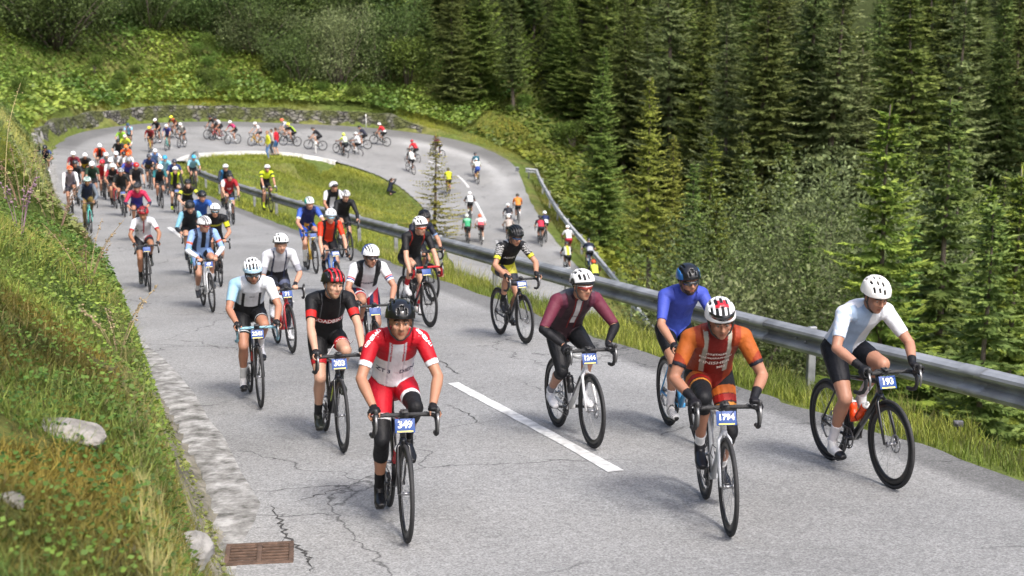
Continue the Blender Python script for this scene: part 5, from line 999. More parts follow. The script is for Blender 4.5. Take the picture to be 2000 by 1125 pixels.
# ============================================================ the riders
def road_yaw(p, al=None):
    if al is not None: a = math.radians(al); return math.atan2(-math.cos(a), math.sin(a)), 0.
    s, t = locate(p); k = int(np.clip(s*NS, 3, S-4)); d = (EL[k-3]-EL[k+3])*(1-t)+(ER[k-3]-ER[k+3])*t; return math.atan2(d[1], d[0]), s
def text_on(body, J, txt, size, v, col, y=0., ang=0., name='jersey_lettering', side=None, bold=.001, part_='jersey', pos=None, nor=None, upv=None, right=None):
    tgt = [c for c in body.children if c.name.split('.')[0] == part_]
    if not tgt: return
    tgt = tgt[0]; me = text_mesh(txt, size, 0, bold); bm = bmesh.new(); bm.from_mesh(me); bmesh.ops.triangulate(bm, faces=bm.faces[:])
    for _ in range(2):
        le = [e for e in bm.edges if e.calc_length() > size*.35]
        if le: bmesh.ops.subdivide_edges(bm, edges=le, cuts=1, use_grid_fill=False); bmesh.ops.triangulate(bm, faces=bm.faces[:])
    bm.to_mesh(me); bm.free(); tree = bvhtree.BVHTree.FromPolygons([q.co[:] for q in tgt.data.vertices], [p.vertices[:] for p in tgt.data.polygons])
    if pos is None:
        tp = J['torso']; L = np.r_[0, np.cumsum([np.linalg.norm(tp[i+1]-tp[i]) for i in range(len(tp)-1)])]; L /= L[-1]; i = int(np.clip(np.searchsorted(L, v)-1, 0, len(tp)-2)); f = (v-L[i])/(L[i+1]-L[i]); pos = tp[i]*(1-f)+tp[i+1]*f+A3(0, y, 0); nor = J['front']; upv = nrm(tp[i+1]-tp[i])
    n = nrm(nor); r = nrm(np.cross(upv, n)) if right is None else nrm(right); u_ = np.cross(n, r); ca, sa = math.cos(ang), math.sin(ang); r, u_ = r*ca+u_*sa, u_*ca-r*sa; ok = True
    co = np.array([q.co[:] for q in me.vertices]); out = []
    for c in co:
        o = pos+r*c[0]+u_*c[1]+n*.35; h = tree.ray_cast(Vector(o), Vector(-n))
        out.append(np.array(h[0])+n*.0022 if h[0] is not None else pos+r*c[0]+u_*c[1]+n*.1)
    me.vertices.foreach_set('co', np.array(out, np.float32).ravel()); me.update(); link(name, me, pm('print_ink', col, .6, amt=.03), tgt)
RIDERS = []
def rider(px, near, lod, short, jersey, shorts='#17181b', helm=('#eee', None, 'slots'), bike='black', extra='', text=None, bottles=None, **k):
    RIDERS.append(dict(px=px, near=near, lod=lod, short=short, jersey=jersey, shorts=shorts, helm=helm, bike=bike, extra=extra, text=text, bottles=bottles, k=k))
BIKES = dict(black=dict(frame='#15161a'), dark=dict(frame='#24262b'), white=dict(frame='#d9dbdd'), silver=dict(frame='#b9bcc0'), red=dict(frame='#a81c22'), yellow=dict(frame='#c9a21c', fork='#15161a'), blue=dict(frame='#2a63b8'), lblue=dict(frame='#4fa6dc', fork='#15161a'),
 lime=dict(frame='#15161a', accent='#b6d31e'), teal=dict(frame='#4fb9ae'), mono=dict(frame='#dedede', fork='#dddddd', accent='#15161a'), rednose=dict(frame='#15161a', accent='#c4121c', tape='#b01820'))
BIKENAME = dict(black='black', dark='dark grey', white='white', silver='silver', red='red', yellow='yellow', blue='blue', lblue='light blue', lime='black and lime', teal='turquoise', mono='white', rednose='black')
W = '#e4e6ea'
# ---- nearest riders
rider((771, 588), 10, 0, 'red and white jersey with red shorts and black helmet', '#b80f22;to&fr&(v<.66)&(au<.9):#e6e6ea;to&fr&(au<.24)&(v<.93):#e2e2e8;to&fr&(abs(au-.32)<.035)&(v<.9)&(v>.3):#c9c9d2;ua&(t>.58):#ececf0;to&(abs(au-.86)<.03):#e8dfe2;nk:#a80d1e', '#c01026;th&(t>.575):#e9e9ec', ('#141416', None, 'wide'), 'black',
 gy=1018, al=12, hem=.26, ck=-92, lean=52, hy=-2, hp=6, glove='#141416', kneew='#18181b', kneeend=.42, sock='#131315', shoe='#141416', leg=.68, skin='#a87455', grip='corner', plate='349', sleeve=.72, hrule='none',
 text=[('GENERALI', .036, None, '#f0e6e8', 'shR'), ('GENERALI', .036, None, '#f0e6e8', 'shL'), ('ZT 3', .05, .50, '#2a2f4a', -.085), ('DIEN', .05, .50, '#2a2f4a', .085), ('lotto', .042, None, '#23232a', 'thL')], bottles=[('#b01522', '#d8d8d8', 'down', 'red and white drinking bottle on the frame of bicycle 349')])
rider((1417, 588), 10, 0, 'orange finisher jersey with white and red helmet', '#96381a;to&(au<.45):#781a12;ua&(sin(t*9+z*20)>.2):#b05c22;to&fr&(abs(au-.48)<.10)&(v>.42):#aaa99c;ua&(t>.62):#1d1f2a;nk:#8a2414', '#15161a;th&(abs(t-.30)<.07):#c96a28;th&(abs(t-.44)<.06):#9c1f1a;th&(abs(t-.56)<.03):#d58a3a', ('#e8e8ea', '#b01c28', 'slots', 'patch'), 'silver',
 gy=1004, al=2, ck=38, lean=45, hy=1, hp=22, glove='#15151a', glove_full=1, cuff=.62, kneew='#15161a', kneeend=.30, sock='#e6e6e6', shoe='#15161c', skin='#a06c50', grip='corner', plate='1794', parked=('#15151a', '#111'), hair='#3a3028', sockt=.8,
 text=[('ÖTZTALER', .030, .78, '#e8ddd5', 0), ('RADMARATHON', .030, .71, '#e8ddd5', 0), ('FINISHER', .055, .61, '#efe6de', 0), ('2022', .032, .53, '#e8ddd5', .05)])
rider((1718, 545), 11, 0, 'white and pale blue jersey with black shorts', '#e2e5ec;(R|(y<.01))&to&fr:#a3b9d6;ua&R&(t>.0)&(sin(z*160+x*90)>-.3):#c3d3e8;nk:#c9d3e2', '#13151d', ('#eceae6', None, 'cells'), 'black',
 gy=922, al=15, ck=-100, lean=43, hy=2, hp=24, glove='#141519', glove_full=1, cuff=.70, sock='#e4e0e4', shoe='#e2e2e2;toe:#15161a', skin='#a9755a', grip='hoods', plate='193', sockt=.62, hair='#3a2a20', leg=.70,
 bottles=[('#e2470f', '#e8e4e0', 'down', 'orange bottle with white cap, on the sloping tube of bicycle 193'), ('#e2470f', '#e4e4e4', 'seat', 'orange bottle with white cap, on the upright tube of bicycle 193')])
rider((1134, 528), 13, 0, 'maroon jersey with black tights and white shoes', '#3c2a30;ua|fa:#6a2c3e;to&(au>.62)&(v>.6):#57283a;to&fr&(au<.13)&(v>.52):#d8d4d4;to&fr&(abs(au-.2)<.03)&(v>.4):#8a2424;to&~fr:#4a4a50;to&(v<.22):#a03028', '#141519', ('#e9e9e9', '#2a2c30', 'slots', 'rim'), 'mono',
 gy=852, al=17, ck=188, lean=43, hy=12, hp=8, glove='#16161a', glove_full=1, armw='#141418', armend=.97, sock='#8d8f98', shoe='#e6e6e8', leg=1.22, skin='#b27d60', grip='corner', plate='1244', lens='#8a2a20', frame='#e8e8e8', sleeve=.98, sockt=.76,
 text=[('OTCE', .03, .70, '#26262a', 0)], bottles=[('#1c1d20', '#2a2a2c', 'seat', 'black drinking bottle on the white bicycle of the maroon rider')])
rider((648, 526), 12, 0, 'black jersey with red chest band and red helmet', '#141417;to&fr&(abs(v-.56)<.045):#b31a1e;ua&(t>.44)&(t<.66):#c4221f;to&fr&(abs(au-.5)<.02)&(v>.62):#6a6c72', '#141417;th&(t>.57):#b8222a', ('#19191c', '#b3141e', 'slots', 'stripe'), 'lime',
 gy=860, al=17, ck=-96, lean=53, hy=16, hp=2, glove='#17181c', sock='#26272a', shoe='#2c3028', skin='#b98a6e', beard='#8a6a52', plate='303', leg=.70, hair='#33241a',
 text=[('ROADBIKE', .060, .565, '#e8e4e4', 0), ('ROADBIKE', .034, None, '#e6dede', 'thL')], bottles=[('#1b1c1e', '#222', 'down', 'black drinking bottle low on the black and lime bicycle')])
rider((1350, 517), 13, 0, 'plain blue jersey with blue and black helmet', '#4353b4;to&(v<.5)&fr:#485cc0;nk:#3a48a4', '#131418', ('#15161a', '#1f5f9e', 'wide', 'sides'), 'lblue',
 gy=850, al=11, ck=-35, lean=48, hy=4, hp=12, glove='#15161a', sock='#e6e2e4', shoe='#dcdad8;st:#1c1c1e', skin='#a87558', beard='#3a291e', lens='#2a2a2c', sleeve=.86, sockt=.62, plate='')
rider((490, 508), 15, 0, 'white jersey with pale blue sleeve and white helmet', '#dfe3ea;ua&R:#9cc4dc;to&R&(au>.75):#a9cbe0;to&fr&(v<.44):#1b1c20;to&fr&(abs(au-.52)<.085)&(v<.82):#22232a', '#15161a;th&(abs(t-.62)<.012):#c9cdd2', ('#e9eaec', '#a9c8de', 'slots', 'front'), 'black',
 gy=780, al=17, ck=-88, lean=47, hy=0, hp=22, glove='#16171a', sock='#e8e8e8', shoe='#e2e2e4;toe:#1a1a1c', skin='#a97254', plate='2243', lens='#33363a', beard='#7a5a48', tape='#7fa9b8', sockt=.62,
 text=[('giant', .03, .72, '#444a55', 0)], bottles=[('#c82a22', '#222', 'down', 'small red bottle on the frame of bicycle 2243')])
rider((725, 479), 15, 0, 'white jersey under black vest with navy and red shorts', '#dcdde2;to&(au>.42)&(v>.42):#191a1e;ua&(abs(t-.52)<.03):#b01c24;ua&(abs(t-.60)<.03):#26388a;ua&(t>.64):#ececee;to&~fr:#191a1e', '#22284a;th&(sin(y*60+t*3)>-.2)&(t<.5):#b4202e;th&(abs(t-.55)<.04):#e4e4e8;th&(t>.6):#b4202e', ('#e6e8ec', '#2c4a9c', 'long', 'rear'), 'black',
 al=16, ck=60, lean=46, hy=14, hp=12, glove='#1a1b1e', sock='#8a1c24', shoe='#b41c24', skin='#a87458', lens='#2c1c1c', plate='',
 text=[('otztaler', .06, .58, '#2b2d3c', 0)])
rider((1010, 442), 20, 0, 'black jersey with yellow hem and black helmet', '#141519;to&(v<.38)&(v>.16):#cfcb3c;ua&(t>.54)&(t<.68):#d8d23a;ua&(t<.5)&(sin(t*70)*sin(y*120)>.25):#d8d8d8;to&~fr&(v>.5)&(sin(v*60)*sin(u*12)>.3):#d0d0d0', '#2a2c38;th&(t<.3):#c9c24a', ('#17181b', None, 'long'), 'dark',
 gy=662, al=21, ck=40, lean=44, hy=8, hp=22, glove='#17181c', glove_full=0, cuff=.84, sock='#1c1c20', shoe='#1a1a1d', skin='#b07c5e', lens='#24406a', plate='2330',
 text=[('ADHX', .06, .64, '#e0e0e0', 0)])
rider((553, 457), 21, 1, 'pale grey jersey with black bib and printed tights', '#d3d5db;to&fr&(v<.46):#1b1c22;to&fr&(abs(au-.5)<.06):#2c3350;ua&(t>.55):#9a9ca6;nk:#24262c', '#23252e;vnoise(x,z,26.,3)>.18:#59607a', ('#eceded', '#2a2b2e', 'slots', 'rim'), 'red', gy=680, al=21, ck=95, lean=48, hp=12, hy=0, glove='#1a1b22', cuff=.8, leg=1.86, sock='#e8e8e8', shoe='#e8e8ea', skin='#b58468', plate='71', sleeve=.9)
rider((818, 424), 22, 1, 'black jersey with orange glasses and red socks', '#17171a;to&(abs(au-.55)<.05)&(v>.72):#b33024;nk:#b33024', '#16161a', ('#e8e8ea', '#3a3c40', 'slots', 'rim'), 'rednose', gy=632, al=25, ck=70, lean=45, hp=10, hy=8, glove='#16161a', sock='#b01c28', shoe='#e6e4e4', skin='#b98a6e', lens='#c04a1c', frame='#e6e6e6', plate='')
rider((826, 411), 24, 1, 'navy jersey with pale blue cuffs and black helmet', '#191d2c;ua&(t>.6):#7f9cc4', '#17181f', ('#17181b', None, 'long'), 'black', al=27, ck=-40, lean=45, hp=14, glove='#17181c', skin='#b07c5e', shoe='#222')
rider((607, 385), 24, 1, 'navy and blue jersey with gold print and teal helmet', '#1c2654;ua:#4062bc;ua&(t>.6):#e2e2e8;to&fr&(v<.42)&(au<.45)&(vnoise(y,z,22.,5)>-.05):#b8862c', '#2b5cc4;th&(y>.02)&(y<.09):#17181f', ('#dfe9e6', '#2f9c8c', 'long', 'sides'), 'yellow', ck=-95, lean=47, hp=14, glove='#222228', sock='#dcdcd8', shoe='#2a2a2c', skin='#b58064', sockt=.3, plate='')
rider((650, 408), 22, 1, 'bright red jersey under black vest with white helmet', '#d83a1a;to&(au>.45):#18181c;to&~fr:#18181c;to&(v<.3):#18181c', '#151519', ('#e8eaec', '#9fb0ba', 'slots', 'rim'), 'blue', ck=100, lean=46, hp=10, glove='#18181c', skin='#b8866a', lens='#6aa0b4', frame='#cfd6da', plate='1670')
rider((676, 372), 26, 1, 'plain black long sleeved jersey and striped white helmet', '#1a1b1e', '#17181b', ('#e8e8ea', '#1b1c1f', 'long', 'stripe'), 'black', ck=30, lean=48, hp=14, hy=6, sleeve=1.94, sock='#dcdcdc', shoe='#222', skin='#b58468')
rider((654, 355), 29, 1, 'black vest over white sleeves looking aside', '#d7d9df;to&((au>.4)|~fr):#1c1d22;to&(v>.8):#1c1d22', '#1b1c20', ('#e8e8ea', '#1b1c1f', 'long', 'front'), 'black', ck=-60, lean=52, hp=6, hy=38, skin='#a87456', hair='#3a2a20')
# ---- middle of the field
rider((404, 423), 25, 1, 'pale blue jersey with orange cuffs and striped helmet', '#93b2e2;to&fr&(au<.22)&(v>.45):#17181c;to&(abs(au-.75)<.18):#2a3350;ua&(t>.5)&(t<.62):#d8623a;fa:#dfe3ea;fa&(t>1.85):#c8402c', '#8fb0e4;th&(y*y<.004):#17181c', ('#ececee', '#1a1b1e', 'long', 'stripe'), 'white', al=21, ck=-150, lean=46, hp=14, hy=32, sleeve=1.9, sock='#e2e2e4', shoe='#3a3c40', skin='#b27d60', lens='#7a2c22', plate='47')
rider((421, 398), 27, 1, 'black and yellow jersey with white helmet', '#18191d;ua&(t>.3)&(t<.62):#d5d428;to&fr&(abs(v-.72)<.05):#b9b93a', '#18191d', ('#e6e8e8', '#5a6064', 'slots', 'rim'), 'black', ck=30, lean=47, hp=8, hy=-4, lens='#2c5a6a', frame='#eee', glove='#1a1a1d', skin='#b07a5c', shoe='#2a2a2c')
rider((281, 404), 29, 1, 'white jersey with red cuffs and red helmet', '#dedfe4;ua&(t>.58):#a82a34;to&fr&(R)&(abs(v-.55)<.1)&(vnoise(y,z,40.,7)>.1):#4a4a52;nk:#5a5a62;to&fr&(au<.08)&(v>.5):#a8303a', '#1f2026;th&L&(t<.4):#a82a34', ('#a01c24', '#1b1b1e', 'slots', 'stripe'), 'black', ck=-92, lean=47, hp=16, glove='#17181b', sock='#222', shoe='#3a3c38', skin='#9a6848', elbow=1.1, plate='')
rider((371, 393), 31, 1, 'black jersey with pale blue sleeves and black helmet', '#1d2226;ua:#86c2da;fa:#2c2c30', '#17181b', ('#1a1b1d', None, 'wide'), 'teal', ck=30, lean=44, hp=22, sleeve=1.8, skin='#b58468')
rider((393, 373), 34, 1, 'plain blue jersey and low black helmet', '#2b55a2;ua:#3a6cc0', '#1a1b20', ('#15161a', None, 'wide'), 'black', ck=-90, lean=46, hp=16, skin='#b27d60')
rider((448, 337), 33, 1, 'red jersey with one white sleeve and black cap', '#a01f2a;ua&R:#e2e2e6;to&fr&(abs(v-.52)<.06)&(au<.35)&(vnoise(y,z,50.,3)>.05):#dcd0d2', '#1c1c20', ('#1a1a1d', None, 'wide'), 'white', ck=90, lean=50, hp=6, hy=10, skin='#b8866a', sock='#222', shoe='#222', plate='')
rider((438, 321), 35, 1, 'blue and black vest with white helmet', '#1a2230;ua|fa:#222a38;to&R&(au>.4):#3f8cc4', '#1a1b20', ('#e6e8ea', '#5a5c60', 'slots', 'rim'), 'black', ck=-60, lean=48, hp=12, hy=6, sleeve=1.9, skin='#b58468')
rider((520, 322), 36, 1, 'neon yellow and black jersey with neon shoes', '#d2e52a;to&(v<.62):#17181b;ua&(abs(t-.25)<.12):#2a2c22;ua&(t>.6):#222', '#17181b;th&(t>.6):#6a6a3a', ('#ececec', '#4a4c50', 'slots', 'rim'), 'black', al=24, ck=-62, lean=58, hp=6, glove='#d8d8d8', sock='#d8e82c', shoe='#d2e42a', skin='#b07c5e', sockt=.72)
rider((369, 350), 38, 1, 'black and lime jersey with long dark hair', '#1b1c1c;ua&(t>.2)&(t<.5):#c8d23a;to&fr&(abs(v-.7)<.05):#a8b23a', '#18191b', ('#17181a', None, 'wide'), 'black', ck=20, lean=45, hp=8, skin='#c09478', ponytail=1)
rider((340, 325), 41, 1, 'open lime vest over black with white helmet', '#1c1e1e;to&(au>.42)&(v>.3):#c4dc1e;to&~fr:#c4dc1e', '#1a1b1e', ('#cfd3d6', '#7a7e82', 'slots', 'rim'), 'dark', al=20, ck=-120, lean=52, hp=8, skin='#c09274', sleeve=1.9, shoe='#c8e020', plate='')
rider((169, 345), 39, 1, 'grey and navy jersey with teal striped helmet', '#5a6470;to&fr:#1d2940;ua|fa:#6a747e', '#7a6a38', ('#dfe9e6', '#2a9a8a', 'long', 'stripe'), 'teal', al=22, ck=-95, lean=50, hp=14, sleeve=1.85, skin='#8a6440', kneew='#6a5a32', kneeend=.9, sock='#222')
rider((264, 357), 43, 1, 'purple and red jersey with dark helmet', '#3a3488;ua:#c02850;to&(v>.78):#c02850;fa:#2a2a40', '#22223a', ('#26282c', None, 'slots'), 'black', ck=40, lean=46, hp=16, sleeve=1.5, skin='#b07a5c')
rider((137, 324), 47, 1, 'grey vest with white sleeves and orange helmet', '#8a828a;ua|fa:#e0e0e4;to&(au>.8):#e0e0e4', '#2a2a38', ('#e06a3c', '#e8b09a', 'slots', 'rim'), 'white', ck=-100, lean=50, hp=12, sleeve=1.9, skin='#a87456')
rider((238, 328), 46, 1, 'plain black jersey and grey helmet', '#1d1f1e', '#1a1b1c', ('#b9bcc0', '#3a3c40', 'slots', 'stripe'), 'black', ck=90, lean=50, hp=12, skin='#a87456', plate='')
rider((221, 319), 48, 1, 'black jersey with red sleeves and white helmet', '#1c1a1c;ua:#a02430;to&fr&(abs(v-.6)<.03):#cfc8c8', '#1a1a1e', ('#e8e8e8', None, 'slots'), 'red', ck=-60, lean=48, hp=14, skin='#a87456')
# ---- far riders on the upper arm
F = lambda px, near, short, j, sh='#1a1b1f', h='#e6e6e8', bike='black', extra='', **k: rider(px, near, 2, short, j, sh, (h, k.pop('h2', None), 'slots', 'rim'), bike, extra, **k)
F((378, 303), 52, 'pale blue jersey and bright blue helmet by the guardrail', '#8fc8dc;to&(v<.35):#20242c', h='#3a9cc4', skin='#b58468')
F((322, 304), 56, 'turquoise jersey and bright blue helmet', '#7fc4d8;to&(au<.3):#a8d4e0', h='#2f94bc')
F((341, 311), 55, 'navy jersey next to the turquoise one', '#23386a', h='#2a3040')
F((301, 291), 60, 'light blue jersey and white helmet', '#6f94cc;ua:#dfe5ea', h='#e2e4e6', ck=90)
F((292, 301), 58, 'olive and blue jersey with dark helmet', '#2b3a66;to&fr&(v<.6):#6a5a34', h='#3a3c44', ck=-90)
F((200, 312), 55, 'all red jersey and red helmet', '#b8222a;ua&(t>.5):#e0dcdc', h='#c02030', sh='#8a1c24')
F((214, 309), 57, 'pale jersey and white helmet behind the red one', '#d8d8dc', h='#e8e8ea')
F((254, 308), 56, 'blue and purple jersey with grey helmet', '#3a3f9a;ua:#4a60b8;to&(v>.8):#7a3a5a', h='#8a8e94')
F((148, 313), 54, 'dark jersey and dark helmet behind orange helmet', '#22262a', h='#2a2c30')
F((142, 296), 58, 'maroon jersey and white helmet', '#7a2434', h='#e6e6e6')
F((165, 299), 58, 'black and yellow striped jersey with white helmet', '#c8a82a;to&(v>.55):#1d1e20;ua:#1d1e20', h='#ececec')
F((227, 296), 60, 'white jersey and white helmet in the pack', '#dcdee2;to&(v<.4):#7a8496', h='#e8e8ea')
F((252, 297), 61, 'white jersey and orange helmet', '#e0dcd8', h='#e0642c')
F((193, 281), 64, 'orange and black jersey with white helmet', '#dc4a22;to&(au<.45):#1d1e22', h='#ececee')
F((88, 284), 62, 'navy jersey riding alone at the far left', '#1d2438;ua:#2f4a8a', h='#1f2126')
F((247, 283), 68, 'orange jersey and small orange helmet', '#dc5a24', h='#e07a34')
F((231, 272), 70, 'all black jersey and black helmet below the wall', '#1f2022', h='#17181a')
F((244, 263), 76, 'lime and white jersey', '#c8d84a;to&(v<.4):#e0e0dc', h='#d8d8c0')
F((235, 251), 80, 'lime green jersey and black helmet', '#9cd03a', h='#1a1c1c')
F((250, 241), 86, 'sky blue jersey nearest the stone wall', '#8fc4e0;to&(au>.6):#dc7a5a', h='#1f3a5a')
F((207, 298), 62, 'grey jersey between orange and white riders', '#8a8c92', h='#d8d8d8')
F((178, 316), 53, 'dark green jersey and white helmet left in pack', '#24402f', h='#e6e6e6')
F((268, 318), 54, 'charcoal jersey and red helmet', '#2a2a2e', h='#b02a2a')
F((240, 296), 63, 'white jersey and black helmet within the pack', '#dadade', h='#222326')
F((313, 322), 50, 'teal and black jersey by the middle of the road', '#1f6a70;to&fr:#1c1d20', h='#e4e4e6')
# ---- round the bend
F((290, 247), 84, 'dark red jersey and yellow helmet', '#7a1f26', h='#dcd43a', bike='yellow')
F((302, 232), 92, 'black jersey and white helmet at the bend', '#1c1e22', h='#e6e6e8')
F((324, 243), 88, 'purple jersey and white helmet', '#3a3a7a', h='#e6e2e6', bike='teal')
F((333, 226), 94, 'black and orange jersey with yellow helmet', '#2a2220;to&(v>.5):#c85a2a', h='#e2dc2a')
F((351, 240), 88, 'white and black jersey with white helmet', '#cfcfca;ua:#2a2a2c', h='#e4e4e4')
F((409, 226), 90, 'black jersey on the front bike of a pair', '#1c1d20', h='#1a1b1e')
F((420, 228), 96, 'white and black jersey beside the pair', '#d8dadc;to&(v<.5):#1f2022', h='#1f2024', bike='red')
F((448, 236), 92, 'pink jersey and white helmet', '#d0447a;to&(v<.55):#26262a', h='#efeaf0', bike='white')
F((497, 238), 91, 'white and red jersey on a yellow bike', '#e0dede;to&~fr&(v<.6):#b02434', h='#ececec', bike='yellow')
F((549, 232), 95, 'pale jersey and coral helmet', '#c9ccd4;to&(v<.5):#7a8a9a', h='#e05a44')
F((562, 240), 92, 'lime and black jersey with yellow helmet', '#b8dc2a;ua:#222;to&fr:#1f2020', h='#dcdc3a')
F((610, 248), 91, 'all black jersey near the white marker post', '#22242a', h='#1b1c1e')
F((671, 262), 88, 'lime and white jersey low on the bike', '#dfe6d0;ua:#c8dc3a;to&(v<.45):#1f2a2c', h='#c8dc4a')
F((701, 245), 92, 'navy jersey and black helmet', '#26283a', h='#18191c')
F((695, 255), 90, 'white jersey in front of the navy one', '#dcdcde', h='#d0d0d0')
F((740, 240), 92, 'red jersey with white lower back and white helmet', '#c02430;to&(v<.42):#e4e4e4', h='#f0f0f0')
F((804, 273), 94, 'red jersey with red bag and red helmet', '#b8222c', h='#b83040', h2='#8a2030')
F((801, 290), 90, 'white jersey and black helmet on the bend exit', '#dfe3e2;ua:#26282a', h='#2a2c2e')
F((851, 265), 97, 'maroon jersey and maroon helmet', '#5a2230;to&(v<.35):#c8c0c0', h='#4a1f28')
F((874, 328), 87, 'yellow jersey going up the lower road', '#d8dc2a', h='#2a2c24', bike='yellow')
F((928, 298), 92, 'teal and black jersey behind the yellow bike', '#1f5a6a', h='#26282c')
F((930, 309), 88, 'white and blue jersey on a yellow bike', '#e0e4d8;to&(v<.4):#2a4a9a', sh='#2a4a9a', h='#c8d8e0', bike='yellow')
F((917, 374), 82, 'white jersey and white helmet on the lower road', '#e2e4e6;ua:#2a2c30', h='#e8e8ea')
F((912, 418), 77, 'green jersey on the lower road', '#3aa070;to&(v>.7):#8ac8a8', h='#dfe6e2')
F((938, 418), 77, 'pink and white jersey on the lower road', '#e4d4d4;to&(v<.5):#dc5a64', h='#c85a30', sh='#4a2024')
F((991, 397), 74, 'black and white jersey with pale helmet', '#2a2c34;to&(v<.35):#d8d8dc', h='#dadada')
F((992, 420), 72, 'beige jersey hidden by the black helmet', '#b0a49c', h='#c8c0b8')
F((1011, 378), 76, 'bright orange jersey on the lower road', '#e08a3a;ua:#c86a2a', h='#3a342c')
F((1062, 412), 73, 'navy and white jersey by the lower guardrail', '#26305a;to&(v<.5)&~fr:#d8dce4', h='#e4e6ea')
F((1054, 420), 70, 'black and red jersey by the lower guardrail', '#26262a;to&~fr&(v<.75):#d03048', h='#26282c')
F((1109, 440), 68, 'white jersey and red shorts', '#e6e6e8', sh='#c02840', h='#ececec')
F((1105, 472), 64, 'white and yellow jersey with dark helmet', '#e2e4dc;to&(au<.4):#d8dc3a;ua:#26282a', h='#26282a')
F((1148, 465), 64, 'navy jersey and black helmet near the lower rail', '#232a40;to&~fr&(v<.55):#c8ccd8', h='#1a1b1e', bike='blue')
F((1160, 507), 60, 'yellow vest and orange helmet', '#d8e45a;ua:#2a2c34', h='#d8502c')
PEOPLE = []
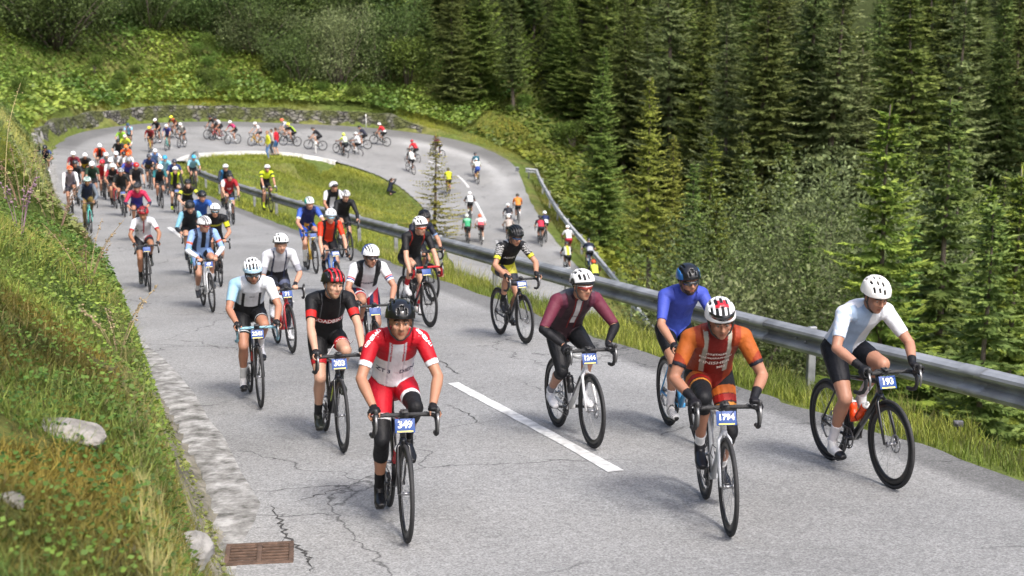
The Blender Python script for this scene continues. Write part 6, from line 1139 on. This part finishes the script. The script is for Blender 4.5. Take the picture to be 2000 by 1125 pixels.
def build_rider(r, i):
    k = dict(r['k']); lod = r['lod']; rnd = random.Random(i*17+3)
    if lod == 2:
        k.setdefault('ck', rnd.uniform(-180, 180)); k.setdefault('lean', rnd.uniform(36, 55)); k.setdefault('skin', rnd.choice(['#b58468', '#a87456', '#c09274', '#9c6a4c'])); k.setdefault('shoe', rnd.choice(['#222', '#e0e0e0', '#2a2a2c'])); k.setdefault('sock', rnd.choice(['#e0e0e0', '#222', '#d8d8d8'])); k.setdefault('glove', rnd.choice(['#222', '', '']))
    k.update(jersey=r['jersey'], shorts=r['shorts']); k.setdefault('w', rnd.uniform(.93, 1.07)); k.setdefault('hy', rnd.uniform(-16, 16)); k.setdefault('hr', rnd.uniform(-5, 5)); k.setdefault('grip', rnd.choice(['hoods', 'hoods', 'tops', 'corner', 'drops'] if lod else ['hoods'])); k.setdefault('elbow', rnd.uniform(.4, 1.3)); k.setdefault('hp', rnd.uniform(4, 26)); J = rider_joints(k); sc = k.get('sc', .985)
    top0 = J['head']+J['hm']@A3(-.01, 0, .158); px, py = r['px']; gy = k.get('gy')
    def tilt(root, yaw):
        f = rz(yaw)@A3(.5, 0, 0); zf, zb = road_z([root[0]+f[0], root[0]-f[0]], [root[1]+f[1], root[1]-f[1]]); return -math.atan(zf-zb), (zf+zb)/2+.012
    if gy:
        gxp = px; sc = 1.
        for _ in range(10):
            root = cast(gxp, gy, 0, (0, 0), r['near']); yaw, s = road_yaw(root, k.get('al')); pit, _z = tilt(root, yaw); hp_ = project(root+rz(yaw)@ry(pit)@top0*sc); gxp += px-hp_[0]
            sc = float(np.clip(sc*(gy-py)/(gy-hp_[1]), .86, 1.12))
    else:
        yaw = pit = 0.; off = top0*sc
        root = cast(px, py, off[2], (0, 0), r['near'])
        for _ in range(5):
            yaw, s = road_yaw(root, k.get('al')); pit, _z = tilt(root, yaw); off = rz(yaw)@ry(pit)@top0*sc; root = cast(px, py, off[2], off[:2], r['near'])
    root[2] = tilt(root, yaw)[1]
    lean = math.radians(rnd.uniform(-1.5, 1.5)); bk = BIKES[r['bike']]; sh = r['short']
    bl = f"{BIKENAME[r['bike']]} bicycle under cyclist in {sh}"
    kw = dict(bk); [kw.__setitem__(q, k[q]) for q in ('tape',) if q in k]
    rt = bicycle(root, yaw, lod, bl, crank=math.radians(k.get('ck', 20)), plate=None, lean=lean, scale=sc, pitch=pit, **kw)
    if k.get('plate') is not None:
        hb = [c for c in rt.children if c.name.startswith('handlebar')][0]; number_plate(hb, k['plate'] or ' ', (.53, 0, .80))
    b_, F_ = body_from_joints(J, VOX[lod], lod, 2 if lod < 2 else 1); body = dress('person', b_, F_, J, k, lod)
    body.location = root; body.rotation_euler = (lean, pit, yaw); body.scale = (sc,)*3
    tag(body, f"cyclist in {sh}", 'cyclist', 'cyclists riding up the mountain road')
    h = r['helm']; hr_ = h[3] if len(h) > 3 else 'rim'
    helmet(body, J['head'], J['hm'], lod, h[0], h[1], h[2], True, hr_)
    if lod < 2:
        if k.get('lens'): sunglasses(body, J['head'], J['hm'], k['lens'], k.get('frame', '#15151a'))
        if k.get('parked'): sunglasses(body, J['head'], J['hm'], k['parked'][0], k['parked'][1], True)
        if k.get('ponytail'):
            b = MB(); g = lambda x, y, z: J['head']+J['hm']@A3(x, y, z)
            for q in (-1, 1): b.tube([g(-.02, q*.07, -.02), g(-.01, q*.085, -.1), g(.02, q*.09, -.2)], [.03, .035, .012], 8)
            link('hair', b.mesh('hair', col=lin('#2a1d15')), HAIRM, body)
        for t in (r['text'] or []):
            txt, size, v, col, pl = t
            if v is not None: text_on(body, J, txt, size, v, col, y=pl)
            elif pl in ('shR', 'shL'):
                q = 'R' if pl == 'shR' else 'L'; sg = -1 if q == 'R' else 1; a = J['S'+q]; e = J['E'+q]; p = a+A3(.02, sg*-.015, 0)+(e-a)*.05; out = nrm((e-a)*.75+A3(0, sg*.18, 0)); n = nrm(A3(.62, sg*.42, .66)); rt_ = out*sg
                rt_ = nrm(rt_-n*np.dot(rt_, n)); text_on(body, J, txt, size, 0, col, pos=p, nor=n, right=rt_)
            elif pl == 'thL':
                a = J['HL']; e = J['KL']; p = a+(e-a)*.62; n = nrm(A3(.55, .35, .75)); rt_ = A3(0, 1, 0)-n*n[1]; text_on(body, J, txt, size, 0, col, pos=p, nor=n, right=rt_, part_='shorts', name='shorts_lettering')
    for bt in (r['bottles'] or []): bottle(rt, bt[0], bt[1], bt[3], bt[2])
    PEOPLE.append((r, root, yaw))
import os
_lim = int(os.environ.get('NRIDERS', '999'))
for i, r in enumerate(RIDERS[:_lim]): build_rider(r, i)
bpy.data.scenes.remove(TMP)
